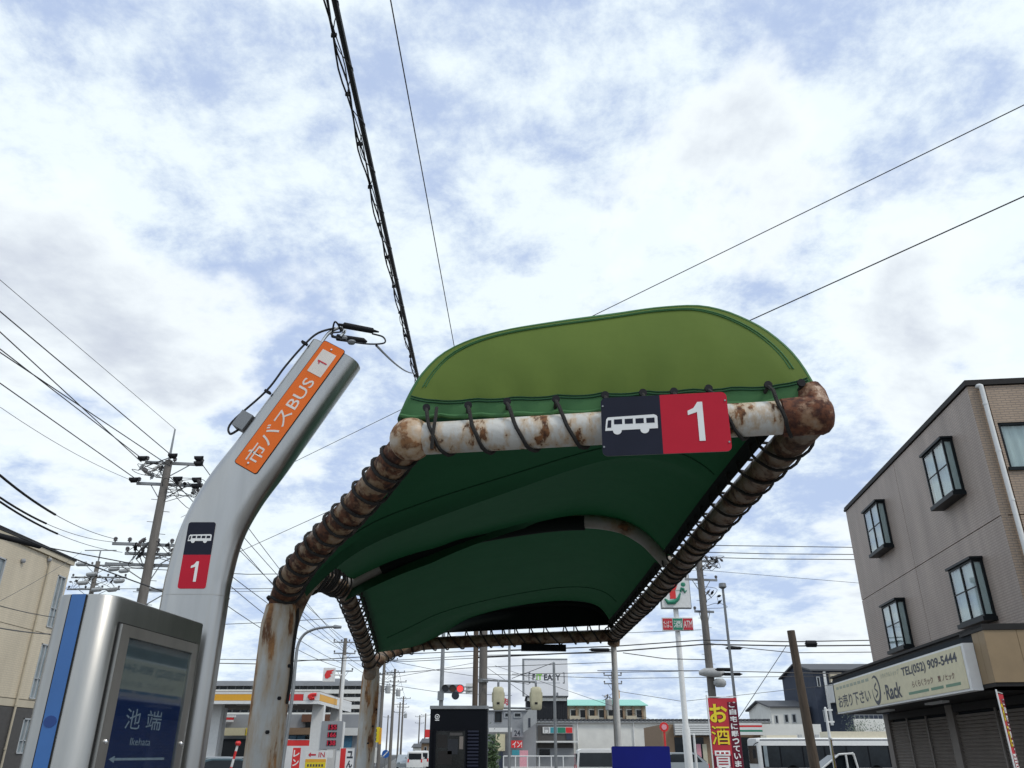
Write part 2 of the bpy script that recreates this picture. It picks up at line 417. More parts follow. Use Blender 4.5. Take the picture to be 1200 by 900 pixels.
# ------------------------------------------------------------------ mesh building
def rrect(w, h, r, n=5):
    pts = []
    for cx, cy, a0 in ((w/2-r, h/2-r, 0), (-w/2+r, h/2-r, 90), (-w/2+r, -h/2+r, 180), (w/2-r, -h/2+r, 270)):
        for i in range(n + 1):
            a = R(a0 + 90 * i / n)
            pts.append((cx + r * math.cos(a), cy + r * math.sin(a)))
    return pts
class MB:
    def __init__(s): s.v = []; s.f = []
    def face(s, pts):
        k = len(s.v); s.v += [V(p) for p in pts]; s.f.append(tuple(range(k, k + len(pts)))); return s
    def box(s, x0, x1, y0, y1, z0, z1):
        return s.obox(V(((x0+x1)/2, (y0+y1)/2, (z0+z1)/2)), V(((x1-x0)/2, 0, 0)), V((0, (y1-y0)/2, 0)), V((0, 0, (z1-z0)/2)))
    def obox(s, c, a, b, d):
        k = len(s.v)
        c, a, b, d = V(c), V(a), V(b), V(d)
        if a.cross(b).dot(d) < 0: a = -a
        for sz in (-1, 1):
            for sx, sy in ((-1, -1), (1, -1), (1, 1), (-1, 1)):
                s.v.append(c + a*sx + b*sy + d*sz)
        for q in ((3, 2, 1, 0), (4, 5, 6, 7), (0, 1, 5, 4), (1, 2, 6, 5), (2, 3, 7, 6), (3, 0, 4, 7)):
            s.f.append(tuple(k + i for i in q))
        return s
    def rings(s, rings, caps=True):
        k = len(s.v); n = len(rings[0])
        for r in rings: s.v += [V(p) for p in r]
        for i in range(len(rings) - 1):
            for j in range(n):
                a = k + i*n + j; b = k + i*n + (j+1) % n
                s.f.append((a, b, b + n, a + n))
        if caps:
            s.f.append(tuple(k + j for j in reversed(range(n))))
            s.f.append(tuple(k + (len(rings)-1)*n + j for j in range(n)))
        return s
    def tube(s, pts, r, n=8, caps=True):
        pts = [V(p) for p in pts]
        rs = r if isinstance(r, (list, tuple)) else [r] * len(pts)
        t0 = (pts[1] - pts[0]).normalized()
        u = t0.orthogonal().normalized(); rings = []
        for i, p in enumerate(pts):
            if i == 0: t = t0
            elif i == len(pts)-1: t = (pts[i] - pts[i-1]).normalized()
            else: t = ((pts[i+1]-pts[i]).normalized() + (pts[i]-pts[i-1]).normalized()).normalized()
            u = (u - t * u.dot(t)).normalized(); w_ = t.cross(u)
            rings.append([p + (u*math.cos(2*math.pi*j/n) + w_*math.sin(2*math.pi*j/n)) * rs[i] for j in range(n)])
        return s.rings(rings, caps)
    def prism(s, poly, o, ex, ey, ez):
        """polygon (x, y) laid out on ex, ey about o and thickened by the vector ez"""
        o, ex, ey, ez = V(o), V(ex), V(ey), V(ez)
        a = [o + ex*x + ey*y for x, y in poly]
        if ex.cross(ey).dot(ez) < 0: a = a[::-1]
        return s.rings([a, [p + ez for p in a]])
    def grid(s, rows):
        k = len(s.v); n = len(rows[0])
        for r in rows: s.v += [V(p) for p in r]
        for i in range(len(rows)-1):
            for j in range(n-1):
                a = k + i*n + j
                s.f.append((a, a+1, a+n+1, a+n))
        return s
    def ball(s, c, r, n=16, sq=(1, 1, 1)):
        c = V(c); rings = []
        m = n // 2
        for i in range(1, m):
            a = math.pi * i / m
            rings.append([c + V((math.sin(a)*math.cos(2*math.pi*j/n)*sq[0], math.sin(a)*math.sin(2*math.pi*j/n)*sq[1], -math.cos(a)*sq[2])) * r for j in range(n)])
        return s.rings(rings)
    def build(s, name, m, parent=None, smooth=False, local=False):
        me = bpy.data.meshes.new(name)
        off = V((0, 0, 0))
        if parent is not None and not local:
            p = parent
            while p is not None: off = off + p.location; p = p.parent
        me.from_pydata([tuple(p - off) for p in s.v], [], s.f)
        me.materials.append(M(m) if isinstance(m, str) else m)
        if smooth:
            me.shade_smooth()
            try: me.set_sharp_from_angle(angle=R(40))
            except Exception: pass
        me.update()
        o = bpy.data.objects.new(name, me)
        COL.objects.link(o)
        if parent is not None: o.parent = parent
        return o
def tag(o, label, cat, group=None):
    o['label'] = label; o['category'] = cat
    if group: o['group'] = group
    return o
def struct(o):
    o['kind'] = 'structure'; return o
def thing(name, label, cat, loc=(0, 0, 0), group=None, rz=0.0):
    o = bpy.data.objects.new(name, None)
    o.empty_display_size = 0.2
    COL.objects.link(o); o.location = loc; o.rotation_euler = (0, 0, rz)
    return tag(o, label, cat, group)
def smooth_path(pts, n=8):
    """Catmull-Rom through the points"""
    P = [V(p) for p in pts]; P = [P[0]*2 - P[1]] + P + [P[-1]*2 - P[-2]]
    o = []
    for i in range(1, len(P)-2):
        for k in range(n):
            t = k / n
            a, b, c, d = P[i-1], P[i], P[i+1], P[i+2]
            o.append(((b*2) + (c-a)*t + (a*2-b*5+c*4-d)*t*t + (-a+b*3-c*3+d)*t*t*t) * 0.5)
    o.append(P[-2]); return o
def resample(pts, n):
    L_ = [0.0]
    for a, b in zip(pts, pts[1:]): L_.append(L_[-1] + (b-a).length)
    o = []; j = 0
    for i in range(n):
        d = L_[-1] * i / (n-1)
        while j < len(pts)-2 and L_[j+1] < d: j += 1
        t = (d - L_[j]) / max(1e-9, L_[j+1] - L_[j])
        o.append(pts[j].lerp(pts[j+1], min(1, max(0, t))))
    return o
def length(pts): return sum((b-a).length for a, b in zip(pts, pts[1:]))
def text(body, parent, c, ex, ey, w_, h_, m, name='lettering', bold=0.0, shear=0.0):
    """flat lettering filling a w x h box centred on c, ex = reading direction"""
    cu = bpy.data.curves.new(name, 'FONT')
    cu.body = body; cu.fill_mode = 'FRONT'; cu.offset = bold; cu.shear = shear; cu.resolution_u = 3
    to = bpy.data.objects.new(name, cu); COL.objects.link(to)
    dg = bpy.context.evaluated_depsgraph_get(); dg.update()
    me = bpy.data.meshes.new_from_object(to.evaluated_get(dg))
    COL.objects.unlink(to); bpy.data.objects.remove(to); bpy.data.curves.remove(cu)
    xs = [q.co.x for q in me.vertices]; ys = [q.co.y for q in me.vertices]
    if not xs: return None
    x0, x1, y0, y1 = min(xs), max(xs), min(ys), max(ys)
    off = V((0, 0, 0)); p = parent
    while p is not None: off = off + p.location; p = p.parent
    ex, ey, c = V(ex).normalized(), V(ey).normalized(), V(c)
    for q in me.vertices:
        a = ((q.co.x - x0) / max(1e-6, x1-x0) - 0.5) * w_; b = ((q.co.y - y0) / max(1e-6, y1-y0) - 0.5) * h_
        q.co = c + ex*a + ey*b - off
    me.materials.clear(); me.materials.append(M(m)); me.update()
    o = bpy.data.objects.new(name, me); COL.objects.link(o); o.parent = parent
    return o

# ================================================================== THE SETTING
RD = V((-math.sin(R(7.2)), math.cos(R(7.2)), 0))      # direction the street runs in
RN = V((math.cos(R(7.2)), math.sin(R(7.2)), 0))       # to its right
def strip(name, a0, a1, b0, b1, z, m, z0=None):
    """a = across the street, b = along it"""
    mb = MB()
    if z0 is None:
        mb.face([RN*a0 + RD*b0 + V((0, 0, z)), RN*a1 + RD*b0 + V((0, 0, z)), RN*a1 + RD*b1 + V((0, 0, z)), RN*a0 + RD*b1 + V((0, 0, z))])
    else:
        mb.obox(RN*(a0+a1)/2 + RD*(b0+b1)/2 + V((0, 0, (z+z0)/2)), RN*(a1-a0)/2, RD*(b1-b0)/2, V((0, 0, (z-z0)/2)))
    return struct(mb.build(name, m))
g = MB(); g.face([(-1500, -600, -0.008), (1500, -600, -0.008), (1500, 2500, -0.008), (-1500, 2500, -0.008)])
struct(g.build('ground', 'concrete'))
strip('road', -12.2, -2.42, -60, 900, 0.0, 'asphalt')
strip('road_crossing', -120, 120, 62, 72, 0.004, 'asphalt')
strip('kerb', -2.42, -2.26, -60, 28, 0.155, 'concrete', -0.05)
strip('pavement', -2.258, 8.0, -60, 28, 0.15, 'paving', -0.05)
strip('kerb', -12.38, -12.2, -60, 56, 0.155, 'concrete', -0.05)
strip('pavement', -15.2, -12.382, -60, 56, 0.15, 'paving', -0.05)
for k in range(22):
    strip('road_marking', -7.35, -7.2, -50 + k*8 + (24 if k > 13 else 0), -45 + k*8 + (24 if k > 13 else 0), 0.004, 'road_paint')
strip('road_marking', -11.75, -11.6, -60, 56, 0.004, 'road_paint')
strip('road_marking', -3.0, -2.85, -60, 56, 0.004, 'road_paint')

# ================================================================== BUS SHELTER
S = 1.25
def su(x, y, z): return V((x*S, y*S, CZ + z*S))
PA, PB = su(-.353, 2.605, 1), su(.987, 2.388, 1)
PM, PC = su(.96, 4.64, 1), su(.95, 7.66, 1)
P1, P2 = su(-1.01, 3.557, .605), su(-1.20, 7.17, .69)
PK, PD = su(-1.08, 5.1, .95), su(-.877, 7.75, .93)
RR = 0.0705            # rail radius
PR = 0.094             # post radius
shelter = thing('bus_shelter', 'rusty white pipe bus shelter with laced green tent roof', 'bus shelter', (P1.x, (P1.y+P2.y)/2, 0.15))

# frame ---------------------------------------------------------------
front_bar = [PA.lerp(PB, t/16) for t in range(17)]
MB().tube(front_bar, RR, 24).build('front_rail', 'paint_rusty', shelter, True)
MB().ball(PA, 0.096, 24).build('corner_joint', 'joint_rust', shelter, True)
ja = (PB - PA).normalized(); jn = 14; rj = []
for k, (d_, r_) in enumerate(((-.135, .0715), (-.13, .079), (-.06, .080), (-.0, .081), (.025, .080), (.05, .070), (.066, .05), (.074, .02))):
    e1_ = V((0, 0, 1)); e2_ = ja.cross(e1_).normalized()
    rj.append([PB + ja*d_ + (e1_*math.cos(2*math.pi*q/20) + e2_*math.sin(2*math.pi*q/20)) * r_*(1 + .03*math.sin(q*2.3 + k*1.7)) for q in range(20)])
MB().rings(rj).build('corner_joint', 'joint_rust_solid', shelter, True)
MB().tube([PB + V((.01, .01, .03)), PB + V((.008, .02, .10)), PB + V((0, .025, .135))], [.066, .06, .05], 16).build('joint_stub', 'joint_rust_solid', shelter, True)
arm_path = smooth_path([PA, PA.lerp(P1, .35) + V((0, 0, .01)), PA.lerp(P1, .72) + V((-.02, -.02, .035)), P1 + V((0.03, -0.05, 0.055)), P1 + V((0, 0, -.06))], 8)
MB().tube(arm_path, RR, 20).build('front_arm', 'paint_rust_heavy', shelter, True)
right_path = smooth_path([PB, PB.lerp(PM, .5), PM + V((0.012, 0, -.012)), PM.lerp(PC, .5) + V((0.01, 0, -.01)), PC + V((0, -.22, 0)), PC + V((0.0, 0.0, -.02)), PC + V((-.01, .05, -.10))], 10)
MB().tube(right_path, RR, 20).build('side_rail', 'rail_worn', shelter, True)
back_path = smooth_path([PC + V((-.03, .02, 0)), PC.lerp(PD, .5) + V((0, 0, .005)), PD + V((.16, 0, .01)), PD + V((-.03, -.04, -.025)), PD.lerp(P2, .55) + V((-.05, 0, .03)), P2 + V((.02, .03, 0)), P2 + V((0, 0, -.1))], 8)
MB().tube(back_path, RR*0.98, 16).build('back_rail', 'rail_worn', shelter, True)
side_path = smooth_path([P1 + V((.012, .015, -.32)), P1 + V((.035, .05, -.06)), P1 + V((.06, .25, .15)), P1.lerp(PK, .5) + V((.02, 0, .10)), PK + V((0, -.28, -.03)), PK + V((.01, 0.03, -.005)), PK + V((0, .42, -.055)), PK.lerp(P2, .62) + V((0, 0, .03)), P2 + V((0, -.16, .02)), P2 + V((0, -.03, -.14))], 8)
MB().tube(side_path, RR*0.96, 16).build('side_arch', 'rail_worn', shelter, True)
for P in (P1, P2):
    po = MB().tube([V((P.x, P.y, 0.15)), V((P.x, P.y, 1.0)), V((P.x, P.y, P.z - .12)), V((P.x, P.y, P.z - .02))], [PR, PR, PR, PR*.84], 28).build('post', 'post_rusty', shelter, True)
    b = MB().tube([V((P.x, P.y, 0.151)), V((P.x, P.y, 0.17))], 0.17, 24)
    b.build('base_plate', 'galvanised', po)
    for a in range(3):
        q = V((P.x + PR*.98*math.cos(R(-70 + a*25)), P.y + PR*.98*math.sin(R(-70 + a*25)), 1.75 + .16*a))
        MB().ball(q, 0.012, 8).build('bolt', 'black_rubber', po, True)
MB().tube([V((PC.x - .01, PC.y + .05, 0.15)), V((PC.x - .01, PC.y + .05, PC.z - .09))], 0.033, 16).build('prop_post', 'post_white', shelter, True)
# small dark junction box hung under the back rail
bx = PC.lerp(PD, .36) + V((0, 0, -.105))
MB().obox(bx, (.26, 0.02, 0), (0, .04, 0), (0, 0, .035)).build('junction_box', 'cabinet_black', shelter)

# arches --------------------------------------------------------------
def superarch(a, b, h, n=40, e=2.45):
    o = []
    for i in range(n + 1):
        th = math.pi * i / n
        t = -math.cos(th)
        t = math.copysign(abs(t) ** 0.9, t)
        z = h * max(0, (1 - abs(t) ** e)) ** (1 / e)
        o.append(a.lerp(b, (t + 1) / 2) + V((0, 0, z)))
    return o
FA, FB = PA + V((-.035, .02, .085)), PB + V((.012, .02, .105))
OUTLINE = [(470, 487), (482, 461), (496, 438), (519, 415), (552, 398.5), (594, 387), (650, 378), (720, 368.5), (767, 361.5), (813, 358.5), (842, 363), (864, 370.5), (888, 382), (907, 395), (925, 411), (938, 427), (948, 443), (955, 455), (959, 466)]
gn = V(((PB-PA).y, -(PB-PA).x, 0)).normalized()
front_arch = resample(smooth_path([on_plane(u, v, PA + V((0, .02, 0)), gn) for u, v in OUTLINE], 8), 49)
FA, FB = front_arch[0], front_arch[-1]
MB().tube([p + V((0, .07, -.05)) for p in front_arch], 0.03, 10).build('front_arch', 'rail_worn', shelter, True)
mid_arch = smooth_path([PK + V((.05, -.03, .03)), V((-1.12, 6.33, CZ+1.31)), V((-.81, 6.26, CZ+1.43)), V((-.4, 6.17, CZ+1.54)), V((.1, 6.06, CZ+1.605)), V((.5, 5.97, CZ+1.62)), V((.80, 5.92, CZ+1.575)), V((.98, 5.88, CZ+1.47)), V((1.09, 5.85, CZ+1.345)), PM + V((-.05, .05, .02))], 6)
MB().tube(mid_arch, 0.052, 14).build('middle_arch', 'rib_pale', shelter, True)
back_arch = smooth_path([PD + V((-.02, 0, .05)), V((-.80, 9.69, CZ+1.35)), V((-.5, 9.66, CZ+1.495)), V((0, 9.63, CZ+1.585)), V((.5, 9.61, CZ+1.615)), V((.85, 9.6, CZ+1.60)), V((1.04, 9.59, CZ+1.53)), V((1.13, 9.58, CZ+1.41)), PC + V((-.005, 0, .06))], 6)
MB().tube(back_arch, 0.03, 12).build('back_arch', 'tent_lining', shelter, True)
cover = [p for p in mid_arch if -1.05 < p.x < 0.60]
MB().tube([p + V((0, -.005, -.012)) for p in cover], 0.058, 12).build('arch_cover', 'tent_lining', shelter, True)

# tent cloth ----------------------------------------------------------
def coons(c0, c1, d0, d1, nu, nv, sag=0.0):
    """c0/c1 front/back edges (left to right), d0/d1 left/right edges (front to back)"""
    c0, c1 = resample(c0, nu), resample(c1, nu); d0, d1 = resample(d0, nv), resample(d1, nv)
    rows = []
    for j in range(nv):
        v = j / (nv-1); row = []
        for i in range(nu):
            u = i / (nu-1)
            p = c0[i]*(1-v) + c1[i]*v + d0[j]*(1-u) + d1[j]*u
            p = p - (c0[0]*(1-u)*(1-v) + c0[-1]*u*(1-v) + c1[0]*(1-u)*v + c1[-1]*u*v)
            p = p - V((0, 0, sag * math.sin(math.pi*u) * math.sin(math.pi*v)))
            row.append(p)
        rows.append(row)
    return rows
def inset(path, d): return [p + V(d) for p in path]
left1 = resample(arm_path, 30)
up = V((.055, .02, .085))
armE = [p + V((.075, .075, .055)) for p in left1[1:]]
sideA = resample(side_path, 61)
kk = min(range(61), key=lambda i: (sideA[i] - PK).length)
sideE1 = [p + V((.10, 0.0, .065)) for p in sideA[6:kk+1]]
sideE2 = [p + V((.072, .02, .055)) for p in sideA[kk:57]]
mid_e = inset(mid_arch, (0, 0, .058))
left_edge1 = [front_arch[0] + V((0, .06, -.015))] + armE + sideE1 + [mid_e[0]]
rp = resample(right_path, 81)
mm = min(range(81), key=lambda i: (rp[i] - PM).length)
right1 = [front_arch[-1] + V((0, .06, -.015))] + [p + V((-.072, 0, .048)) for p in rp[2:mm-1]] + [mid_e[-1]]
back_e = inset(back_arch, (0, 0, .045))
right2 = [mid_e[-1]] + [p + V((-.072, 0, .048)) for p in rp[mm+2:74]] + [back_e[-1]]
left_edge2 = [mid_e[0]] + sideE2 + [back_e[0]]
fa = [p + V((0, .085, 0)) for p in front_arch]
def cloth(name, rows, m, th=0.004):
    o = MB().grid(rows).build(name, m, shelter, True)
    return o
mid_f = [p + V((0, -.07 * min(1, max(0, (.62 - p.x) / .6)), .055 - .205 * min(1, max(0, (.62 - p.x) / 1.25)))) for p in mid_arch]
left_edge1[-1] = mid_f[0]; right1[-1] = mid_f[-1]
rows1 = coons(fa, mid_f, left_edge1, right1, 46, 46, 0.07)
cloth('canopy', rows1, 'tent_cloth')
back_e = [p + V((0, -.04 * min(1, max(0, (.6 - p.x) / .6)), .035 - .12 * min(1, max(0, (.6 - p.x) / 1.6)))) for p in back_arch]
left_edge2[-1] = back_e[0]; right2[-1] = back_e[-1]
rows2 = coons(mid_e, back_e, left_edge2, right2, 40, 40, 0.05)
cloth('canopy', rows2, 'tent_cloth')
# seams of the cloth lengths, seen from below
for rows, cols in ((rows1, (17,)), (rows2, (24,))):
    for c in cols:
        MB().tube([rows[c][i] + V((0, 0, -.003)) for i in range(2, len(rows[0])-2)], 0.0035, 5).build('cloth_seam', 'tent_cloth', shelter, True)
# front gable: slightly blown, with a rolled green rim and a hem
hem_lo = [FA.lerp(FB, i/48) for i in range(49)]
rows = []
for j in range(13):
    t = j / 12
    row = []
    for i in range(49):
        sag = -0.018 * abs(math.sin(math.pi * i / 48 * 10)) * (1 - t) - 0.012 * math.sin(math.pi * i / 48) * (1-t)
        p = hem_lo[i].lerp(front_arch[i], t)
        u = i/48
        p = p + V((0, -0.03 * math.sin(math.pi * t) * math.sin(math.pi * u) + .007 * math.cos(math.pi * i / 48 * 20) * (1 - t) ** 2.2 + .0015 * math.sin(i * .9 + j * .55) * math.sin(math.pi * t), sag))
        row.append(p)
    rows.append(row)
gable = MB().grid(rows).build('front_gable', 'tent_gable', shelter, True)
rim = []
for k in range(7):
    a = R(-30 + 25 * k)
    rim.append([p + V((0, .06 - .062*math.cos(a), 0)) + (p - (PA+PB)/2 - V((0, 0, .18))).normalized() * (.022*math.sin(a)+.002) for p in front_arch])
MB().grid(rim).build('gable_rim', 'tent_hem', shelter, True)
for off in (0.05, 0.066):
    MB().tube([p.lerp((FA+FB)/2 + V((0, 0, .17)), off*1.0) + V((0, -.006, 0)) for p in front_arch[3:-3]], 0.0035, 5).build('rim_seam', 'tent_hem', gable, True)
hem = [[], []]
for i in range(49):
    lo = rows[0][i] + V((0, -.012, -.004)); t = min(1.0, 0.072 / max(.02, (front_arch[i] - hem_lo[i]).length))
    corner = max(0, abs(i/24 - 1) - .8) * .22
    hi = rows[0][i].lerp(rows[12][i], min(.93, t)) + V((0, -.018, corner if t < .9 else 0))
    hem[0].append(lo); hem[1].append(hi)
MB().grid(hem).build('hem', 'tent_hem', gable, True)
MB().tube([p + V((0, -.004, 0)) for p in hem[0]], 0.011, 8).build('hem_cord', 'tent_hem', gable, True)
for d in (0.0, -.012):
    MB().tube([p + V((0, -.002, d)) for p in hem[1][2:-2]], 0.0028, 5).build('hem_stitching', 'tent_cloth', gable, True)
# back gable (black lining cloth)
brow = []
bl = [PD.lerp(PC, i/40) + V((0, 0, .115)) for i in range(41)]
ba = [p + V((0, .03, .06)) for p in resample(back_arch, 41)]
for j in range(9):
    brow.append([bl[i].lerp(ba[i], j/8) if ba[i].z > bl[i].z else ba[i] for i in range(41)])
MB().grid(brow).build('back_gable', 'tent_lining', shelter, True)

# lacing ropes: a spiral round each rail that reaches out to an eyelet on the cloth edge at every turn
def lacing(path, pitch, toward, reach, r0, rr=0.0075, start=0.0, end=1.0, slant=0.0):
    Ln = length(path); turns = int(Ln * (end - start) / pitch)
    n = turns * 18
    pts = resample(path, 400); o = []; eyes = []
    rj_ = random.Random(int(Ln*1000)); jt = [rj_.uniform(-.30, .30) for _ in range(turns + 2)]; jr = [rj_.uniform(0, .007) for _ in range(turns + 2)]
    for i in range(n + 1):
        k0 = i // 18; fr_ = (i % 18) / 18; wj = jt[k0]*(1-fr_) + jt[k0+1]*fr_
        f = min(1, max(0, start + (end - start) * (i / 18 + wj) / turns))
        x = f * 399; k = min(398, int(x)); p = pts[k].lerp(pts[k+1], x - k)
        t = (pts[min(399, k+2)] - pts[max(0, k-2)]).normalized()
        tw = toward(p) if callable(toward) else V(toward)
        e1 = (tw - t * tw.dot(t)).normalized(); e2 = t.cross(e1)
        th = 2 * math.pi * i / 18
        c = math.cos(th)
        jit = 0.002 * math.sin(i * 1.7)
        rad = r0 + rr*.8 + (jr[k0]*(1-fr_) + jr[k0+1]*fr_) + reach * max(0, c) ** 6
        o.append(p + (e1 * c + e2 * math.sin(th)) * rad + t * (jit + slant * math.cos(th)))
        if i % 18 == 0: eyes.append(o[-1])
    return o, eyes
def lace(name, path, pitch, toward, reach, **k):
    o, eyes = lacing(path, pitch, toward, reach, k.pop('r0', RR), **k)
    rp_ = MB().tube(o, k.get('rr', 0.0075), 6).build(name, 'rope_black', shelter, True)
    return rp_, eyes
rope, eyes = lace('lacing_rope', front_bar, 0.172, (0.0, -.25, 1), 0.052, start=.07, end=.985, slant=.0, rr=0.0085)
for e in eyes:
    MB().tube([e + V((0, -.004, .008)), e + V((0, .006, .008))], 0.017, 12).build('eyelet', 'black_rubber', rope, True)
MB().tube([PA + V((.10, -.085, -.075)), PA + V((.105, -.10, 0)), PA + V((.11, -.075, .075)), PA + V((.11, -.05, .13))], 0.008, 6).build('rope_end', 'rope_black', rope, True)
lace('lacing_rope', arm_path, 0.098, (.6, .6, .5), 0.05, start=.05, end=.97, slant=.012, rr=0.0078)
lace('lacing_rope', right_path, 0.185, (-1, 0, .5), 0.045, start=.02, end=.985, slant=.02, rr=0.0075)
lace('lacing_rope', side_path, 0.17, (1, 0, .6), 0.04, start=.12, end=.97, rr=0.008)
lace('lacing_rope', back_path, 0.155, (0, 0, 1), 0.055, start=.02, end=.93, slant=.03, rr=0.008)
# black webbing edge between rail and cloth on the long sides
def webbing(edge, d):
    MB().grid([edge, [p + V(d) for p in edge]]).build('edge_webbing', 'tent_lining', shelter, True)
webbing(right1[1:-1], (-.06, 0, .03)); webbing(right2[1:-1], (-.06, 0, .03)); webbing(sideE2, (.06, .02, .04))
# rope tail down the near post
MB().tube(smooth_path([P1 + V((.07, .06, .02)), P1 + V((.10, -.01, -.10)), P1 + V((.098, -.02, -.25)), P1 + V((.10, -.012, -.40)), P1 + V((.097, -.02, -.52))], 6), 0.009, 6).build('rope_tail', 'rope_black', shelter, True)

def digit_one(parent, c, ex, ey, n, h_, m, lift=.0012):
    q = [(.02, -.5), (.02, .24), (-.20, .17), (-.20, .28), (-.06, .345), (.045, .5), (.16, .5), (.16, -.5)]
    return MB().prism([(x*h_, y*h_) for x, y in q], c, ex, ey, n*lift).build('numeral', m, parent)
def bus_icon(parent, c, ex, ey, n, w_, wm='white_print', dm='navy_print', lift=0.0015):
    h_ = w_ * .36
    body = [(-.5*w_, -.33*h_), (-.475*w_, .32*h_), (-.44*w_, .44*h_), (.44*w_, .5*h_), (.485*w_, .44*h_), (.5*w_, .36*h_), (.5*w_, -.30*h_)]
    o = MB().prism(body, c, ex, ey, n*lift).build('bus_symbol', wm, parent)
    for x in (-.27, .25):
        MB().prism([(w_*x + w_*.085*math.cos(a*.3927), -.33*h_ + w_*.085*math.sin(a*.3927)) for a in range(16)], c, ex, ey, n*(lift+.0004)).build('wheel', wm, o)
    k = lift + .0002
    MB().prism([(-.462*w_, -.16*h_), (-.44*w_, .26*h_), (-.375*w_, .27*h_), (-.385*w_, -.16*h_)], c + n*k, ex, ey, n*.0006).build('door', dm, o)
    for i in range(4):
        x0 = (-.325 + i*.205) * w_
        MB().prism([(x0, .02*h_), (x0, .30*h_), (x0 + .155*w_, .31*h_), (x0 + .155*w_, .02*h_)], c + n*k, ex, ey, n*.0006).build('window', dm, o)
    return o
# route plate on the front rail -----------------------------------------
ab = (PB - PA).normalized(); pn = V((ab.y, -ab.x, 0)).normalized()       # faces the camera
po = PA + pn * 0.095
c4 = [on_plane(u, v, po, pn) for u, v in ((703, 466), (851, 459.5), (858, 528), (707, 535))]
pc = sum(c4, V((0, 0, 0))) / 4
pw = ((c4[1]-c4[0]).length + (c4[2]-c4[3]).length) / 2; ph = ((c4[3]-c4[0]).length + (c4[2]-c4[1]).length) / 2
pex = ((c4[1]-c4[0]).normalized() + (c4[2]-c4[3]).normalized()).normalized(); pey = pn.cross(pex) * -1
if pey.z < 0: pey = -pey
def half_plate(w_, h_, r, left, n=5):
    pts = rrect(w_, h_, r, n)
    return [(min(x, 0), y) for x, y in pts if x <= 0.0001] + [(0, -h_/2), (0, h_/2)] if left else [(0, h_/2), (0, -h_/2)] + [(x, y) for x, y in pts if x >= -0.0001 and y < 0][0:] + [(x, y) for x, y in pts if x >= -0.0001 and y >= 0]
plate = MB().prism(rrect(pw, ph, .022), pc - pn*.006, pex, pey, pn*.004).build('route_plate', 'galvanised', shelter)
lw_ = pw * 0.475
def rr_half(x0, x1, h_, r, side):
    q = rrect((x1-x0), h_, r, 5); cx = (x0+x1)/2; o = []
    for x, y in q:
        if side < 0 and x > 0: x = (x1-x0)/2; y = math.copysign(h_/2, y)
        if side > 0 and x < 0: x = -(x1-x0)/2; y = math.copysign(h_/2, y)
        if not o or abs(o[-1][0]-cx-x) + abs(o[-1][1]-y) > 1e-6: o.append((cx + x, y))
    return o
xs = -pw/2 + lw_
MB().prism(rr_half(-pw/2, xs, ph, .022, -1), pc - pn*.0015, pex, pey, pn*.0015).build('navy_field', 'navy_print', plate)
MB().prism(rr_half(xs, pw/2, ph, .022, 1), pc - pn*.0015, pex, pey, pn*.0015).build('red_field', 'red_print', plate)
digit_one(plate, pc + pex*(xs + (pw/2 - xs)*.53) + pey*.004 + pn*.0005, pex, pey, pn, ph*.66, 'white_print')
bus_icon(plate, pc + pex*(-pw/2 + lw_*.50) + pey*(ph*.02), pex, pey, pn, lw_*.88, lift=.0012)
for sx in (-1, 1):
    for sy in (-.35, .35):
        MB().tube([pc + pex*sx*pw*.485 + pey*sy*ph, pc + pex*sx*pw*.485 + pey*sy*ph + pn*.003], 0.004, 8).build('rivet', 'galvanised', plate, True)
for sx in (-.25, .25):
    MB().obox(pc + pex*sx*pw - pn*.055, pex*.02, pey*.05, pn*.045).build('clamp', 'galvanised', plate)

# ================================================================== BENT STEEL SIGN PILLAR
YP = 3.64
pillar = thing('bus_stop_pillar', 'bent brushed steel bus stop pillar with an orange plate', 'sign pillar', (-1.44, YP + .075, 0.15))
PWD, PDP = 0.292, 0.15
cl_pts = [V((-1.452, 0, .15)), V((-1.452, 0, 1.2)), V((-1.452, 0, 2.2)), V((-1.447, 0, 2.42)), V((-1.417, 0, 2.62)), V((-1.343, 0, 2.805)), V((-1.238, 0, 2.985)), V((-1.113, 0, 3.21)), V((-.924, 0, 3.55))]
cl_s = smooth_path(cl_pts, 8)
sec = rrect(PWD, PDP, 0.058, 6)
rg = []
for i, p in enumerate(cl_s):
    t = (cl_s[min(i+1, len(cl_s)-1)] - cl_s[max(0, i-1)]).normalized()
    wd = V((t.z, 0, -t.x))
    rg.append([p + wd*x + V((0, YP + .075 + y, 0)) for x, y in sec])
pbody = MB().rings(rg).build('pillar_tube', 'stainless', pillar, True)
tdir = (cl_pts[-1] - cl_pts[-2]).normalized(); wdir = V((tdir.z, 0, -tdir.x)); fn = V((0, -1, 0))
MB().prism([(x, y) for x, y in rrect(PWD*.985, PDP*.985, 0.056, 6)], cl_s[-1] + V((0, YP + .075, 0)) + tdir*.001, wdir, V((0, 1, 0)), tdir*.004).build('end_cap', 'stainless_dull', pillar)
